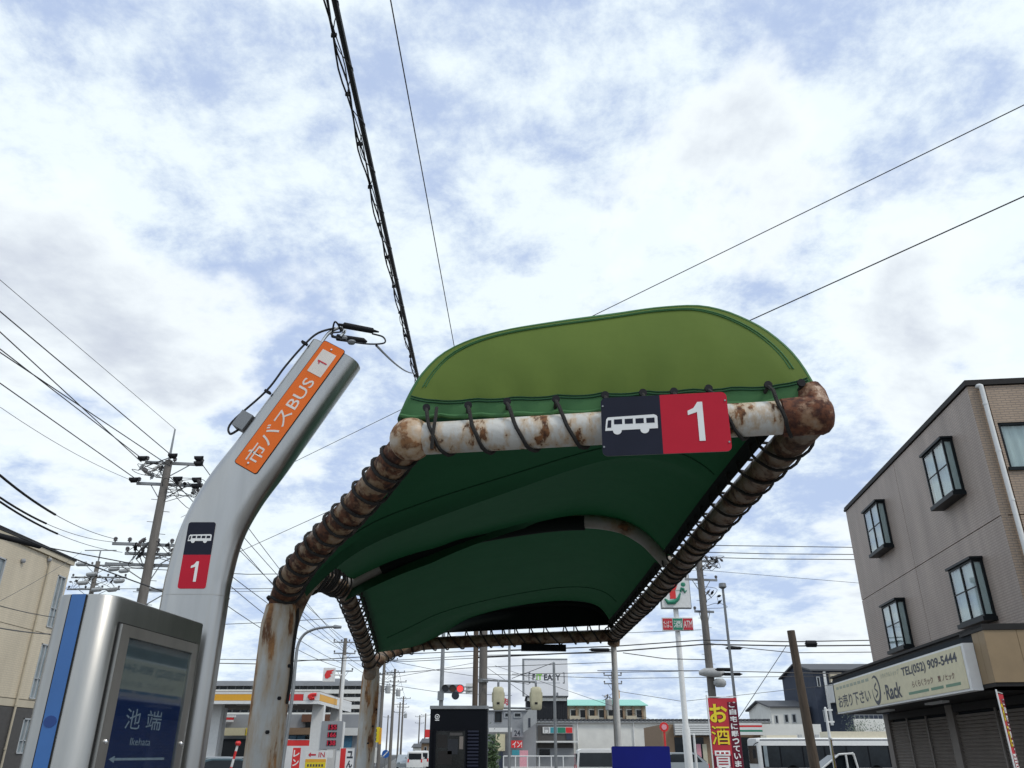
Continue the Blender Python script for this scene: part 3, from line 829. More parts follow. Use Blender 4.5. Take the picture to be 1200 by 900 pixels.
# orange plate, read along the pillar
pl0, pl1 = V((-1.285, 0, 2.885)), V((-.925, 0, 3.545))
q4 = [at_y(u, v, YP) for u, v in ((274, 542), (301, 557), (405, 411), (380, 399))]
oc = sum(q4, V((0, 0, 0))) / 4
ow = ((q4[2]-q4[1]).length + (q4[3]-q4[0]).length) / 2; oh = ((q4[1]-q4[0]).length + (q4[2]-q4[3]).length) / 2
oex = tdir; oey = V((-tdir.z, 0, tdir.x))
oc.y = YP
op = MB().prism(rrect(ow, oh, .014), oc, oex, oey, fn*.004).build('orange_plate', 'dark_gap', pillar)
MB().prism(rrect(ow-.006, oh-.006, .012), oc + fn*.004, oex, oey, fn*.0012).build('orange_field', 'orange_print', op)
tf = oc + fn*.0062
text('市バスBUS', op, tf - oex*ow*.12, oex, oey, ow*.66, oh*.58, 'white_faded', bold=.006)
MB().prism(rrect(ow*.185, oh*.62, .002, 1), tf + oex*ow*.345 + fn*-.0008, oex, oey, fn*.0012).build('number_panel', 'white_faded', op)
digit_one(op, tf + oex*ow*.345 + fn*.0006, oex, oey, fn, oh*.40, 'red_mark')
for sx in (-.46, .46):
    MB().tube([tf + oex*ow*sx, tf + oex*ow*sx + fn*.004], 0.005, 8).build('screw', 'steel_bright', op, True)
# route badge on the upright part
b4 = [at_y(u, v, YP) for u, v in ((222, 612), (254, 612), (241, 690), (207, 690))]
bc = sum(b4, V((0, 0, 0))) / 4; bc.y = YP; bw = .128; bh = .306
bex = V((1, 0, 0)); bey = V((0, 0, 1))
bb = V((bc.x, YP, bc.z))
badge = MB().prism(rrect(bw, bh, .012), bb, bex, bey, fn*.002).build('route_badge', 'white_print', pillar)
def half_v(w_, y0, y1, r, side):
    q = rrect(w_, y1-y0, r, 5); cy = (y0+y1)/2; o = []
    for x, y in q:
        if side > 0 and y < 0: y = -(y1-y0)/2; x = math.copysign(w_/2, x)
        if side < 0 and y > 0: y = (y1-y0)/2; x = math.copysign(w_/2, x)
        if not o or abs(o[-1][0]-x) + abs(o[-1][1]-cy-y) > 1e-6: o.append((x, cy + y))
    return o
MB().prism(half_v(bw, 0.0, bh/2, .012, 1), bb + fn*.002, bex, bey, fn*.001).build('navy_field', 'navy_print', badge)
MB().prism(half_v(bw, -bh/2, 0.0, .012, -1), bb + fn*.002, bex, bey, fn*.001).build('red_field', 'red_print', badge)
bus_icon(badge, bb + fn*.003 + bey*(bh*.25), bex, bey, fn, bw*.84, lift=.001)
digit_one(badge, bb + fn*.003 - bey*(bh*.25), bex, bey, fn, bh*.30, 'white_print')
# bands where the tube sections were welded
for zc in (2.30,):
    MB().prism([(x*1.004, y*1.008) for x, y in rrect(PWD, PDP, 0.058, 6)], V((-1.450, YP + .075, zc)), V((1, 0, 0)), V((0, 1, 0)), V((0.0, 0, .004))).build('weld_seam', 'stainless_dull', pillar, True)
# cable clipped along the upper edge, small box
def pil(s_, side, y=0.0): # point on pillar: distance back from tip, side offset
    return cl_pts[-1] - tdir*s_ + wdir*side + V((0, YP + y, 0))
hk = pil(-.02, -PWD/2 + .05, .05)
jb = pil(.545, -PWD/2 - .03, .05)
MB().obox(jb, wdir*.032, V((0, .035, 0)), tdir*.045).build('cable_box', 'grey_steel', pillar)
MB().tube(smooth_path([jb - tdir*.045, jb - tdir*.085 - wdir*.025, jb - tdir*.03 - wdir*.055, pil(.36, -PWD/2 - .022, .02), pil(.20, -PWD/2 - .02, .02), pil(.05, -PWD/2 - .008, .02), pil(-.05, -PWD/2 + .012, .03), hk + tdir*.09 + V((.03, 0, .005)), hk + tdir*.07 + V((.075, 0, 0))], 6), 0.006, 6).build('feed_cable', 'black_cable', pillar, True)
for s_ in (.36, .04):
    MB().obox(pil(s_, -PWD/2 - .012, .02), wdir*.016, V((0, .012, 0)), tdir*.006).build('cable_clip', 'black_rubber', pillar)
MB().tube(smooth_path([hk - tdir*.03, hk + tdir*.06, hk + tdir*.10 + V((.04, 0, .0)), hk + tdir*.08 + V((.075, 0, 0)), hk + tdir*.05 + V((.07, 0, -.01))], 6), 0.009, 8).build('hook', 'steel_bright', pillar, True)
# two insulator sleeves and loops of wire
s0 = at_y(396, 380, YP); s1 = at_y(444, 389, YP); s2 = at_y(386, 388, YP); s3 = at_y(428, 394, YP)
MB().tube([s0, s0.lerp(s1, .12), s0.lerp(s1, .15), s0.lerp(s1, .85), s0.lerp(s1, .88), s1], [.006, .008, .017, .015, .008, .004], 10).build('insulator_sleeve', 'black_rubber', pillar, True)
MB().tube([s2 + V((0, .06, 0)), s2.lerp(s3, .12) + V((0, .06, 0)), s2.lerp(s3, .15) + V((0, .06, 0)), s2.lerp(s3, .9) + V((0, .06, 0)), s3 + V((0, .06, 0))], [.006, .008, .018, .017, .004], 10).build('insulator_sleeve', 'black_rubber', pillar, True)
MB().tube(smooth_path([hk + tdir*.07 + V((.06, 0, 0)), s2 + V((0, .03, 0)), at_y(405, 399, YP), at_y(430, 403, YP), at_y(450, 402, YP), at_y(449, 395, YP), at_y(436, 391, YP)], 6), 0.0045, 6).build('wire_loop', 'black_cable', pillar, True)
MB().tube(smooth_path([hk + tdir*.07 + V((.06, 0, 0)), s0, s0 + V((-.02, 0, .01)), s2 + V((0, .06, 0))], 6), 0.005, 6).build('wire_loop', 'black_cable', pillar, True)
MB().ball(at_y(412, 401, YP), .018, 8, (1.3, 1, .8)).ball(at_y(404, 396, YP), .014, 8).build('wire_clamp', 'grey_steel', pillar, True)

# ================================================================== TIMETABLE CABINET BESIDE THE PILLAR
BD = V((.094, .9956, 0)); BN = V((.9956, -.094, 0)); BZ = 2.15
b0 = V((-1.364, 2.858, 0)); b1 = V((-1.306, 3.471, 0))
tcab = thing('timetable_cabinet', 'brushed steel bus stop cabinet with blue stripe and glazed door', 'cabinet', (-1.44, 3.15, 0.15))
TH = 0.225
# plan outline: rounded near end, flat long sides
L0, L1 = -0.085, 0.632
def bp(a, t, z): return b0 + BD*a - BN*t + V((0, 0, z))     # a along, t into the body from the glazed face
def cab_outline(grow=0.0):
    o = []
    r = .075
    for k in range(9):
        a = R(180 + 90*k/8)
        # near right corner: centre (L0+r, r)
    pts = []
    cs = [(L1 - .02, .02, .02), (L1 - .02, TH - .02, .02), (L0 + r, TH - r, r), (L0 + r, r, r)]
    angs = [(90, 0), (0, -90), (-90, -180), (180, 90)]
    out_ = []
    for (ca, ct, rr_), (a0, a1) in zip(cs, angs):
        for k in range(9):
            th = R(a0 + (a1 - a0) * k / 8)
            out_.append((ca + (rr_+grow)*math.cos(th), ct - (rr_+grow)*math.sin(th)))
    return out_
ol = cab_outline()
MB().rings([[bp(a, t, z) for a, t in ol][::-1] for z in (.25, 1.2, BZ - .006)] + [[bp(a*.994 + .003, t*.98 + .003, BZ) for a, t in ol][::-1]]).build('cabinet_body', 'stainless_dull', tcab, True)
MB().obox(bp(.25, TH/2, .2), BD*.12, BN*.06, V((0, 0, .05))).build('foot', 'grey_steel', tcab)
# blue stripe down the rounded near end
def cap_face(t0, t1, z0, z1, off, m, name, parent):
    fs = []
    for i in range(9):
        t = t0 + (t1 - t0) * i / 8
        fs.append(t)
    return MB().obox(bp(L0 - off, (t0+t1)/2, (z0+z1)/2), BD*.002, BN*(t1-t0)/2, V((0, 0, (z1-z0)/2))).build(name, m, parent)
st = cap_face(.092, .143, .25, BZ - .001, .0025, 'blue_stripe', 'blue_stripe', tcab)
for t in (.0905, .1445):
    cap_face(t-.0022, t+.0022, .25, BZ - .003, .002, 'dark_gap', 'groove', tcab)
MB().prism([(.022*math.cos(a*.3927), .018*math.sin(a*.3927)) for a in range(16)], bp(L0 - .0045, .1175, 1.745), BN, V((0, 0, 1)), -BD*.0012).build('key_plate', 'blue_stripe_dark', st)
# glazed door
def face_rect(a0, a1, z0, z1, off, th, m, name, parent, r=.004):
    c = bp((a0+a1)/2, -off, (z0+z1)/2)
    return MB().prism(rrect(a1-a0, z1-z0, r, 3), c, BD, V((0, 0, 1)), BN*th).build(name, m, parent)
gap = face_rect(-.016, .580, .42, 2.067, 0.0006, .001, 'dark_gap', 'door_gap', tcab)
fr_ = []
DA0, DA1, DZ0, DZ1 = -.008, .572, .43, 2.060
WA0, WA1, WZ0, WZ1 = .049, .528, .55, 2.022
door = MB()
for a0, a1, z0, z1 in ((DA0, WA0, DZ0, DZ1), (WA1, DA1, DZ0, DZ1), (WA0, WA1, WZ1, DZ1), (WA0, WA1, DZ0, WZ0)):
    door.obox(bp((a0+a1)/2, -.008, (z0+z1)/2), BD*(a1-a0)/2, BN*.007, V((0, 0, (z1-z0)/2)))
door = door.build('door', 'stainless_dull', tcab)
face_rect(WA0, WA1, 1.855, WZ1, .0022, .001, 'header_board', 'header_board', door)
bb_ = face_rect(WA0, WA1, WZ0, 1.855, .0022, .001, 'blue_board', 'name_board', door)
pz = V((0, 0, 1))
text('池', bb_, bp(.193, -.0040, 1.763), BD, pz, .100, .066, 'pale_lettering')
text('端', bb_, bp(.341, -.0040, 1.763), BD, pz, .108, .066, 'pale_lettering')
text('Ikehata', bb_, bp(.271, -.0040, 1.690), BD, pz, .140, .024, 'pale_lettering')
MB().prism([(-.19, 0), (-.155, .011), (-.155, .004), (.19, .004), (.19, -.004), (-.155, -.004), (-.155, -.011)], bp(.275, -.0036, 1.634), BD, pz, BN*.0006).build('arrow', 'pale_lettering', bb_)
for a0_, a1_ in ((.12, .26), (.34, .37), (.385, .42)):
    face_rect(a0_, a1_, 1.575, 1.597, .0034, .0005, 'pale_lettering', 'small_print', bb_)
face_rect(WA0 + .002, WA1 - .002, WZ0 + .002, WZ1 - .002, .0085, .003, 'clear_glass', 'pane', door)
for a in (.026, .556):
    MB().ball(bp(a, -.016, 1.687), .0085, 10).build('screw', 'steel_bright', door, True)

# ================================================================== TILED CORNER BUILDING (right)
QA = R(6.5)
CU = V((math.sin(QA), math.cos(QA), 0)); CV = V((math.cos(QA), -math.sin(QA), 0))
Q0 = V((11.18, 17.71, 0))
HB = 10.0
corner_b = thing('corner_building', 'three storey brown tiled building with dark bay windows and shutters', 'building', tuple(Q0), rz=-QA)
# local frame: x = along the front (CV), y = along the side wall (CU), z up; side wall is the x = 0 plane
def lb(mb, name, m, parent=None, smooth=False): return mb.build(name, m, parent or corner_b, smooth, local=True)
def child(mb, name, m, parent, smooth=False): return mb.build(name, m, parent, smooth, local=True)
lb(MB().box(.16, 9.0, .16, 11.06, 0, HB - .02), 'core', 'interior_dark')
wins = [(1.42, 2.86, 7.62, 9.02), (7.05, 8.50, 7.62, 9.02), (1.42, 2.86, 4.58, 5.92), (7.05, 8.50, 4.58, 5.92)]
# side wall in tiled panels with recessed joints; the openings of the bay windows are left free
def panel(y0, y1, z0, z1, holes, m):
    g_ = .012
    y0 += g_; y1 -= g_; z0 += g_; z1 -= g_
    hs = [h for h in holes if y0 < h[0] and h[1] < y1 and z0 < h[2] and h[3] < z1]
    mb = MB()
    if not hs: mb.box(0, .15, y0, y1, z0, z1)
    else:
        a, b, c, d = hs[0]
        mb.box(0, .15, y0, a, z0, z1).box(0, .15, b, y1, z0, z1).box(0, .15, a, b, z0, c).box(0, .15, a, b, d, z1)
    return lb(mb, 'wall_panel', m)
for z0, z1 in ((3.95, 6.60), (6.60, 9.84)):
    panel(0.0, 5.68, z0, z1, wins, 'tile_side'); panel(5.68, 11.22, z0, z1, wins, 'tile_side')
panel(0.0, 11.22, 3.0, 3.95, [], 'grey_wall')
lb(MB().box(-.05, 9.05, -.05, 11.27, 9.85, 9.93).box(-.03, 9.03, -.03, 11.25, 9.93, HB), 'parapet_cap', 'trim_dark')
# front wall
fw = (.47, 2.35, 7.68, 8.86)
fpan = []
for z0, z1 in ((0.0, 3.95), (3.95, 6.60), (6.60, 9.84)):
    for x0, x1 in ((.0, .40), (.40, 4.5), (4.5, 9.0)):
        g_ = .012; mb = MB(); a, b, c, d = x0 + g_, x1 - g_, z0 + g_, z1 - g_
        y1_ = .148
        if x0 < 0.1: a = .153
        if x0 == .40 and z0 > 3:
            f = fw if z0 > 6 else (fw[0], fw[1], 4.6, 5.85)
            mb.box(a, f[0], 0, y1_, c, d).box(f[1], b, 0, y1_, c, d).box(f[0], f[1], 0, y1_, c, f[2]).box(f[0], f[1], 0, y1_, f[3], d)
        else: mb.box(a, b, 0, y1_, c, d)
        lb(mb, 'wall_panel', 'tile_front')
lb(MB().box(.0, .15, -.0005, .011, 3.95, 9.84), 'corner_trim', 'tile_front')
for f in (fw, (fw[0], fw[1], 4.6, 5.85)):
    x0, x1, z0, z1 = f
    wn = lb(MB().box(x0, x0+.06, .02, .12, z0, z1).box(x1-.06, x1, .02, .12, z0, z1).box(x0, x1, .02, .12, z1-.06, z1).box(x0-.04, x1+.04, -.05, .12, z0-.03, z0+.05).box((x0+x1)/2-.03, (x0+x1)/2+.03, .04, .1, z0, z1), 'window', 'window_frame_dark')
    child(MB().box(x0+.05, x1-.05, .065, .071, z0+.05, z1-.05), 'pane', 'clear_glass', wn)
    cu_ = MB(); n = 40
    cu_.grid([[V((x0 + (x1-x0)*i/n, .125 + .02*math.sin(i*1.3), z)) for i in range(n+1)] for z in (z0, z1)])
    child(cu_, 'curtain', 'curtain', wn, True)
# bay windows on the side wall
for k, (y0, y1, z0, z1) in enumerate(wins):
    p = .27
    fr = MB(); b_ = .05
    for yy in (y0, (y0+y1)/2 - b_/2, y1 - b_):
        fr.box(-p, -p+b_, yy, yy+b_, z0, z1)
    for yy in (y0, y1 - b_): fr.box(-.06, -.002, yy, yy+b_, z0, z1)
    for zc in (z0, z1 - b_):
        fr.box(-p+.001, -p+b_-.001, y0+.001, y1-.001, zc, zc+b_)
        for yy in (y0+.001, y1 - b_+.001): fr.box(-p+.002, -.003, yy, yy+b_-.002, zc, zc+b_)
    wn = lb(fr, 'bay_window', 'window_frame_dark')
    child(MB().box(-p-.06, -.001, y0-.05, y1+.05, z0-.10, z0-.001), 'sill_box', 'window_frame_dark', wn)
    child(MB().box(-p-.05, -.001, y0-.04, y1+.04, z1+.001, z1+.06), 'hood', 'window_frame_dark', wn)
    for (a, b) in ((y0+b_, (y0+y1)/2 - b_/2), ((y0+y1)/2 + b_/2, y1-b_)):
        child(MB().box(-p+.02, -p+.026, a, b, z0+b_, z1-b_), 'pane', 'clear_glass', wn)
        child(MB().box(-p+.008, -p+.038, a, b, z0+.52*(z1-z0), z0+.52*(z1-z0)+.022), 'muntin', 'window_frame_dark', wn)
    for yy in (y0+.02, y1-.026):
        child(MB().box(-p+b_, -.06, yy, yy+.006, z0+b_, z1-b_), 'pane', 'clear_glass', wn)
    n = 26; cur = MB()
    lo = z0 + (.06 if k % 2 else .05)
    rows_ = []
    for z in (lo, z1 - .06):
        row = [V((-.03 - .16*min(1, i/3), y0 + .06 + .012*math.sin(i*1.9), z)) for i in range(4)] + [V((-.19 + .018*math.sin(i*1.5 + k), y0 + .07 + (y1-y0-.12)*i/n, z)) for i in range(n+1)]
        rows_.append(row)
    child(cur.grid(rows_), 'curtain', 'curtain', wn, True)
# white rain pipe on the front face
dp = MB().tube(smooth_path([V((.24, .02, 9.82)), V((.24, -.03, 9.82)), V((.27, -.085, 9.80)), V((.285, -.09, 9.72)), V((.28, -.09, 9.0)), V((.275, -.09, 7.0)), V((.27, -.09, 5.0)), V((.27, -.09, 3.9))], 5), .055, 12)
dp = lb(dp, 'rain_pipe', 'white_paint', None, True)
for z in (9.3, 8.1, 6.9, 5.7, 4.5):
    child(MB().tube([V((.278, -.09, z)), V((.278, -.09, z+.05))], .063, 12), 'pipe_bracket', 'white_paint', dp, True)
# canopy that carries the shop sign, wrapped round the corner
lb(MB().box(-1.50, -.005, -1.18, 11.25, 2.86, 2.93).box(-1.45, -.005, -1.14, 11.2, 3.93, 3.99), 'canopy_deck', 'trim_dark')
lb(MB().box(-1.52, -.004, -1.2, 11.28, 3.992, 4.05), 'canopy_cap', 'trim_dark')
lb(MB().box(-1.47, -.01, -1.15, 11.2, 2.932, 3.928), 'canopy_core', 'interior_dark')
# cladding boards near the corner
ys = [-1.16 + .457*i for i in range(4)]
for a, b in ((-1.165, -.90), (-.892, -.605)):
    lb(MB().box(-1.505, -1.472, a, b, 2.935, 3.925), 'cladding_board', 'brown_cladding')
xb = -1.505
for k in range(6):
    lb(MB().box(-1.505 + k*.63, -1.505 + k*.63 + .622, -1.20, -1.168, 2.935, 3.925), 'cladding_board', 'brown_cladding')
lb(MB().box(-1.46, 2.3, -1.15, -.02, 2.94, 3.92), 'canopy_return', 'interior_dark')
lb(MB().box(-1.44, 2.3, -1.14, -.02, 2.86, 2.93).box(-1.52, 2.32, -1.22, -.02, 3.93, 4.05), 'canopy_deck', 'trim_dark')
# illuminated sign box
sgn = lb(MB().box(-1.72, -1.51, -.60, 10.12, 2.83, 3.755), 'sign_box', 'white_paint')
child(MB().box(-1.735, -1.722, -.47, 10.06, 2.875, 3.71), 'sign_face', 'sign_cream', sgn)
def stext(body, ya, yb, z0, z1, m, bold=.0, shear=0.0):
    """lettering on the sign; reads from the far end (large y) towards the near end"""
    o = text(body, None, (0, 0, 0), (1, 0, 0), (0, 1, 0), abs(yb-ya), z1-z0, m, bold=bold, shear=shear)
    if o is None: return
    for q in o.data.vertices:
        x, y = q.co.x, q.co.y
        q.co = V((-1.738, (ya+yb)/2 - x, (z0+z1)/2 + y))
    o.parent = sgn
stext('お売り下さい', 9.75, 6.25, 2.98, 3.36, 'sign_ink', .018)
for k in range(9): child(MB().box(-1.7375, -1.7355, 6.2 + k*.41, 6.2 + k*.41 + .3, 3.535, 3.615), 'faded_print', 'sign_ink_faint', sgn)
stext('リサイクルショップ', 5.08, 3.55, 3.50, 3.63, 'sign_ink_faint', .01)
stext('Rack', 4.85, 3.60, 2.95, 3.33, 'sign_ink', .03)
stext('・', 5.02, 4.95, 3.10, 3.17, 'sign_ink', .02)
stext('TEL(052) 909-5444', 3.36, -.20, 3.365, 3.625, 'sign_ink', .03)
stext('らくらくラック', 2.76, 1.38, 3.11, 3.26, 'sign_ink_brown', .02)
stext('買 ノヒック', 1.08, .12, 3.11, 3.24, 'sign_ink_brown', .02)
for a, b in ((1.75, 3.12), (.85, 1.6), (-.12, .7)): child(MB().box(-1.7375, -1.7355, a, b, 2.97, 3.03), 'print_line', 'sign_ink_green', sgn)
cyc, czc = 5.68, 3.27
pts = [V((-1.737, cyc + .36*math.cos(a)*(1 if a < 5 else .9), czc + .34*math.sin(a))) for a in [R(60 + i*9) for i in range(35)]]
def ribbon(pts, ws):
    mb = MB(); a_, b_ = [], []
    for i, p in enumerate(pts):
        t = (pts[min(i+1, len(pts)-1)] - pts[max(i-1, 0)]).normalized(); n_ = V((0, -t.z, t.y))
        a_.append(p + n_*ws[i]); b_.append(p - n_*ws[i])
    return mb.grid([a_, b_])
child(ribbon(pts, [.012 + .05*math.sin(math.pi*i/34) for i in range(35)]), 'ring_logo', 'sign_ink', sgn)
pts = smooth_path([V((-1.737, cyc-.12, czc+.16)), V((-1.737, cyc+.1, czc+.05)), V((-1.737, cyc-.14, czc-.08)), V((-1.737, cyc+.1, czc-.2))], 6)
child(ribbon(pts, [.028]*len(pts)), 'ring_logo', 'sign_ink', sgn)
# lamps under the canopy
for y in (3.4, 7.6):
    lb(MB().box(-.9, -.72, y, y+1.2, 2.81, 2.859), 'tube_lamp', 'white_paint')
# ground floor: pillars and corrugated shutters on the side wall
for a, b in ((-.0, .35), (5.28, 5.75), (10.75, 11.2)):
    lb(MB().box(.0, .158, a, b, .0, 2.855), 'pillar', 'shutter_post')
for a, b, guides in ((.36, 5.27, (2.75,)), (5.76, 10.74, (7.4, 9.05))):
    n = int(2.55 / .085); rows_ = []
    for i in range(n*3 + 1):
        z = .12 + i * .085 / 3
        d = (0, .040, .026)[i % 3]
        rows_.append([V((.05 + d, a, z)), V((.05 + d, b, z))])
    sh_ = lb(MB().grid(rows_), 'roller_shutter', 'shutter')
    child(MB().box(.01, .15, a, b, 2.66, 2.852), 'shutter_case', 'trim_dark', sh_)
    for g_ in guides:
        child(MB().box(.015, .049, g_-.04, g_+.04, .05, 2.66), 'guide_rail', 'shutter_post', sh_)

# ================================================================== BEIGE TILED BUILDING (left)
lbld = thing('beige_building', 'beige tiled building with grey base course along the far pavement', 'building', (-19.88, 33, 0))
XW = -19.88
holes = [(35.05, 35.72, 6.57, 8.78), (35.05, 35.72, 3.72, 5.9), (35.05, 35.72, 1.66, 2.98), (30.0, 31.2, 6.9, 8.6), (30.0, 31.2, 4.0, 5.7)]
MB().box(-29, XW - .16, 14, 35.7, 0, 9.5).build('core', 'interior_dark', lbld)
def lpanel(y0, y1, z0, z1, m):
    hs = [h for h in holes if y0 <= h[0] and h[1] <= y1 and z0 <= h[2] and h[3] <= z1]
    mb = MB(); g_ = .012
    if hs:
        a, b, c, d = hs[0]
        mb.box(XW-.15, XW, y0+g_, a, z0+g_, z1-g_).box(XW-.15, XW, b, y1-g_, z0+g_, z1-g_).box(XW-.15, XW, a, b, z0+g_, c).box(XW-.15, XW, a, b, d, z1-g_)
    else: mb.box(XW-.15, XW, y0+g_, y1-g_, z0+g_, z1-g_)
    mb.build('wall_panel', m, lbld)
for y0, y1 in ((34.25, 35.88), (29.5, 34.25), (24, 29.5), (14, 24)):
    lpanel(y0, y1, 6.3, 9.35, 'tile_beige'); lpanel(y0, y1, 3.66, 6.3, 'tile_beige'); lpanel(y0, y1, 3.36, 3.66, 'render_cream'); lpanel(y0, y1, 0, 3.36, 'base_dark')
MB().box(-29, XW + .002, 35.72, 35.86, 0, 9.35).build('end_wall', 'tile_beige', lbld)
MB().box(-29.1, XW + .10, 13.9, 35.98, 9.36, 9.55).build('roof_edge', 'render_cream', lbld)
MB().box(-29.2, XW + .14, 13.85, 36.02, 9.552, 9.66).build('roof_cap', 'trim_dark', lbld)
for a, b, c, d in holes:
    f = MB(); t_ = .05
    f.box(XW-.1, XW+.02, a, a+t_, c, d).box(XW-.1, XW+.02, b-t_, b, c, d).box(XW-.1, XW+.02, a, b, d-t_, d).box(XW-.1, XW+.04, a, b, c, c+t_).box(XW-.07, XW+.01, (a+b)/2-.02, (a+b)/2+.02, c, d).box(XW-.07, XW+.01, a, b, c+.36*(d-c), c+.36*(d-c)+.03)
    f = f.build('window', 'window_frame_grey', lbld)
    MB().box(XW-.06, XW-.05, a+.04, b-.04, c+.04, d-.04).build('pane', 'window_pale', f)
pp = MB().tube(smooth_path([V((XW + .06, 33.9, 9.3)), V((XW + .08, 34.02, 9.15)), V((XW + .08, 34.1, 8.9)), V((XW + .08, 34.12, 5)), V((XW + .08, 34.15, .1))], 4), .045, 8).build('rain_pipe', 'render_cream', lbld, True)
for z in (8.2, 6.6, 5.0, 3.4, 1.8): MB().tube([V((XW + .08, 34.12, z)), V((XW+.08, 34.12, z+.06))], .055, 8).build('pipe_bracket', 'render_cream', pp, True)
for y in (32.2, 34.0): MB().ball(V((XW + .05, y, 8.75 if y < 33 else 9.2)), .11, 8).build('vent_cap', 'render_grey', lbld, True)

# ================================================================== POLES
def zt(u, v, Y): return at_y(u, v, Y).z
def pole_at(u, v, Y): p = at_y(u, v, Y); return V((p.x, Y, 0)), p.z
def utility_pole(label, x, y, H, r0, r1, arms=(), m='pole_concrete', drums=(), group=None, lean=(0, 0), steps=False, cat='utility pole', fittings=True):
    """arms = (z, half length, turn in degrees, insulators, offset); drums = (z, dx, dy, radius, height)"""
    o = thing('utility_pole', label, cat, (x, y, 0), group)
    n = 10
    def ax(z): return V((lean[0]*z, lean[1]*z, z))
    MB().tube([ax(0), ax(H*.5), ax(H)], [r0, (r0+r1)/2, r1], n).build('shaft', m, o, True, True)
    for z, hl, a, ni, off in arms:
        d = V((math.cos(R(a)), math.sin(R(a)), 0)); c = ax(z) + d*off + V((-d.y, d.x, 0)) * (r0*.9)
        ar = MB().obox(c, d*hl, V((-d.y, d.x, 0))*.045, V((0, 0, .05))).build('crossarm', 'galvanised' if m != 'pole_brown' else m, o, False, True)
        for i in range(ni):
            q = c + d * hl * (-0.95 + 1.9*i/max(1, ni-1))
            MB().tube([q + V((0, 0, .05)), q + V((0, 0, .10)), q + V((0, 0, .11)), q + V((0, 0, .17)), q + V((0, 0, .18)), q + V((0, 0, .24))], [.03, .03, .075, .06, .085, .04], 8).build('insulator', 'insulator', ar, True, True)
        if fittings:
            for sgn_ in (-1, 1):
                MB().tube([c + d*hl*.55*sgn_ + V((0, 0, -.04)), ax(z - .55) + d*r0*sgn_*.7], .02, 6).build('brace', 'galvanised', ar, False, True)
    for z, dx, dy, rr_, hh in drums:
        c = ax(z) + V((dx, dy, 0))
        dr = MB().tube([c, c + V((0, 0, .03)), c + V((0, 0, hh*.9)), c + V((0, 0, hh))], [rr_*.9, rr_, rr_, rr_*.7], 14).build('transformer', 'transformer_grey', o, True, True)
        for i in (-1, 1): MB().tube([c + V((rr_*.4*i, 0, hh)), c + V((rr_*.4*i, 0, hh+.18))], .035, 6).build('bushing', 'insulator', dr, True, True)
        MB().tube([c + V((0, 0, hh*.5)), ax(z + hh*.5)], .04, 6).build('bracket', 'galvanised', dr, False, True)
    if steps:
        k = 0; z = 2.2
        while z < H - .6:
            a = R(20 + 180*(k % 2)); d = V((math.cos(a), math.sin(a), 0))
            MB().tube([ax(z) + d*r0*.7, ax(z) + d*(r0 + .14)], .012, 5).build('step_bolt', 'galvanised', o, False, True)
            z += .42; k += 1
    return o

# big hub pole behind the cabinet
Y1 = 28.47; X1 = -12.99
Z = lambda v: zt(205, v, Y1)
hub = utility_pole('tall concrete utility pole crowded with crossarms and switch gear beside the beige building', X1, Y1, Z(540), .21, .14,
    arms=[(Z(541), 1.05, 8, 3, .15), (Z(566), 1.15, 8, 2, .1), (Z(637), 1.55, 8, 7, .1), (Z(648), 1.1, 8, 5, .15), (Z(661), 1.2, 8, 0, -.35), (Z(690), .7, 8, 0, .4)], steps=True)
MB().tube([V((0, 0, Z(542))), V((0, 0, 13.0))], [.055, .03], 8).build('earth_wire_mast', 'galvanised', hub, True, True)
rnd = random.Random(3)
def gear(root, z, dx, n, spread, seed):
    r_ = random.Random(seed)
    for k in range(n):
        c = V((dx + r_.uniform(-spread, spread), r_.uniform(-.3, .3), z + r_.uniform(-.28, .28)))
        a = r_.uniform(0, 3.14)
        d = V((math.cos(a)*.12, math.sin(a)*.12, r_.uniform(-.16, .16)))
        MB().tube([c - d, c - d*.5, c - d*.45, c + d*.45, c + d*.5, c + d], [.02, .025, .06, .06, .025, .02], 7).build('switch', r_.choice(['black_rubber', 'insulator', 'porcelain']), root, True, True)
        p = [c + d, c + d + V((r_.uniform(-.3, .3), 0, r_.uniform(-.35, .1))), c + V((r_.uniform(-.5, .5), r_.uniform(-.2, .2), r_.uniform(-.5, .3))), V((0, 0, z + r_.uniform(-.6, .6)))]
        MB().tube(smooth_path(p, 5), .012, 5).build('jumper_wire', 'black_cable', root, True, True)
gear(hub, Z(552), -.65, 11, .42, 1)
gear(hub, Z(574), .95, 12, .45, 2)
gear(hub, Z(644), -.5, 5, .6, 5); gear(hub, Z(646), .8, 5, .5, 6)
for dx, v in ((-.92, 540), (.2, 537), (1.2, 540), (-1.08, 565), (.55, 564), (1.26, 565), (1.22, 546), (1.28, 572)):
    MB().tube([V((dx - .14, -.24, Z(v) - .02)), V((dx - .12, -.24, Z(v))), V((dx + .12, -.2, Z(v) + .02)), V((dx + .14, -.2, Z(v)))], [.04, .11, .11, .04], 10).build('strain_insulator', 'black_rubber', hub, True, True)

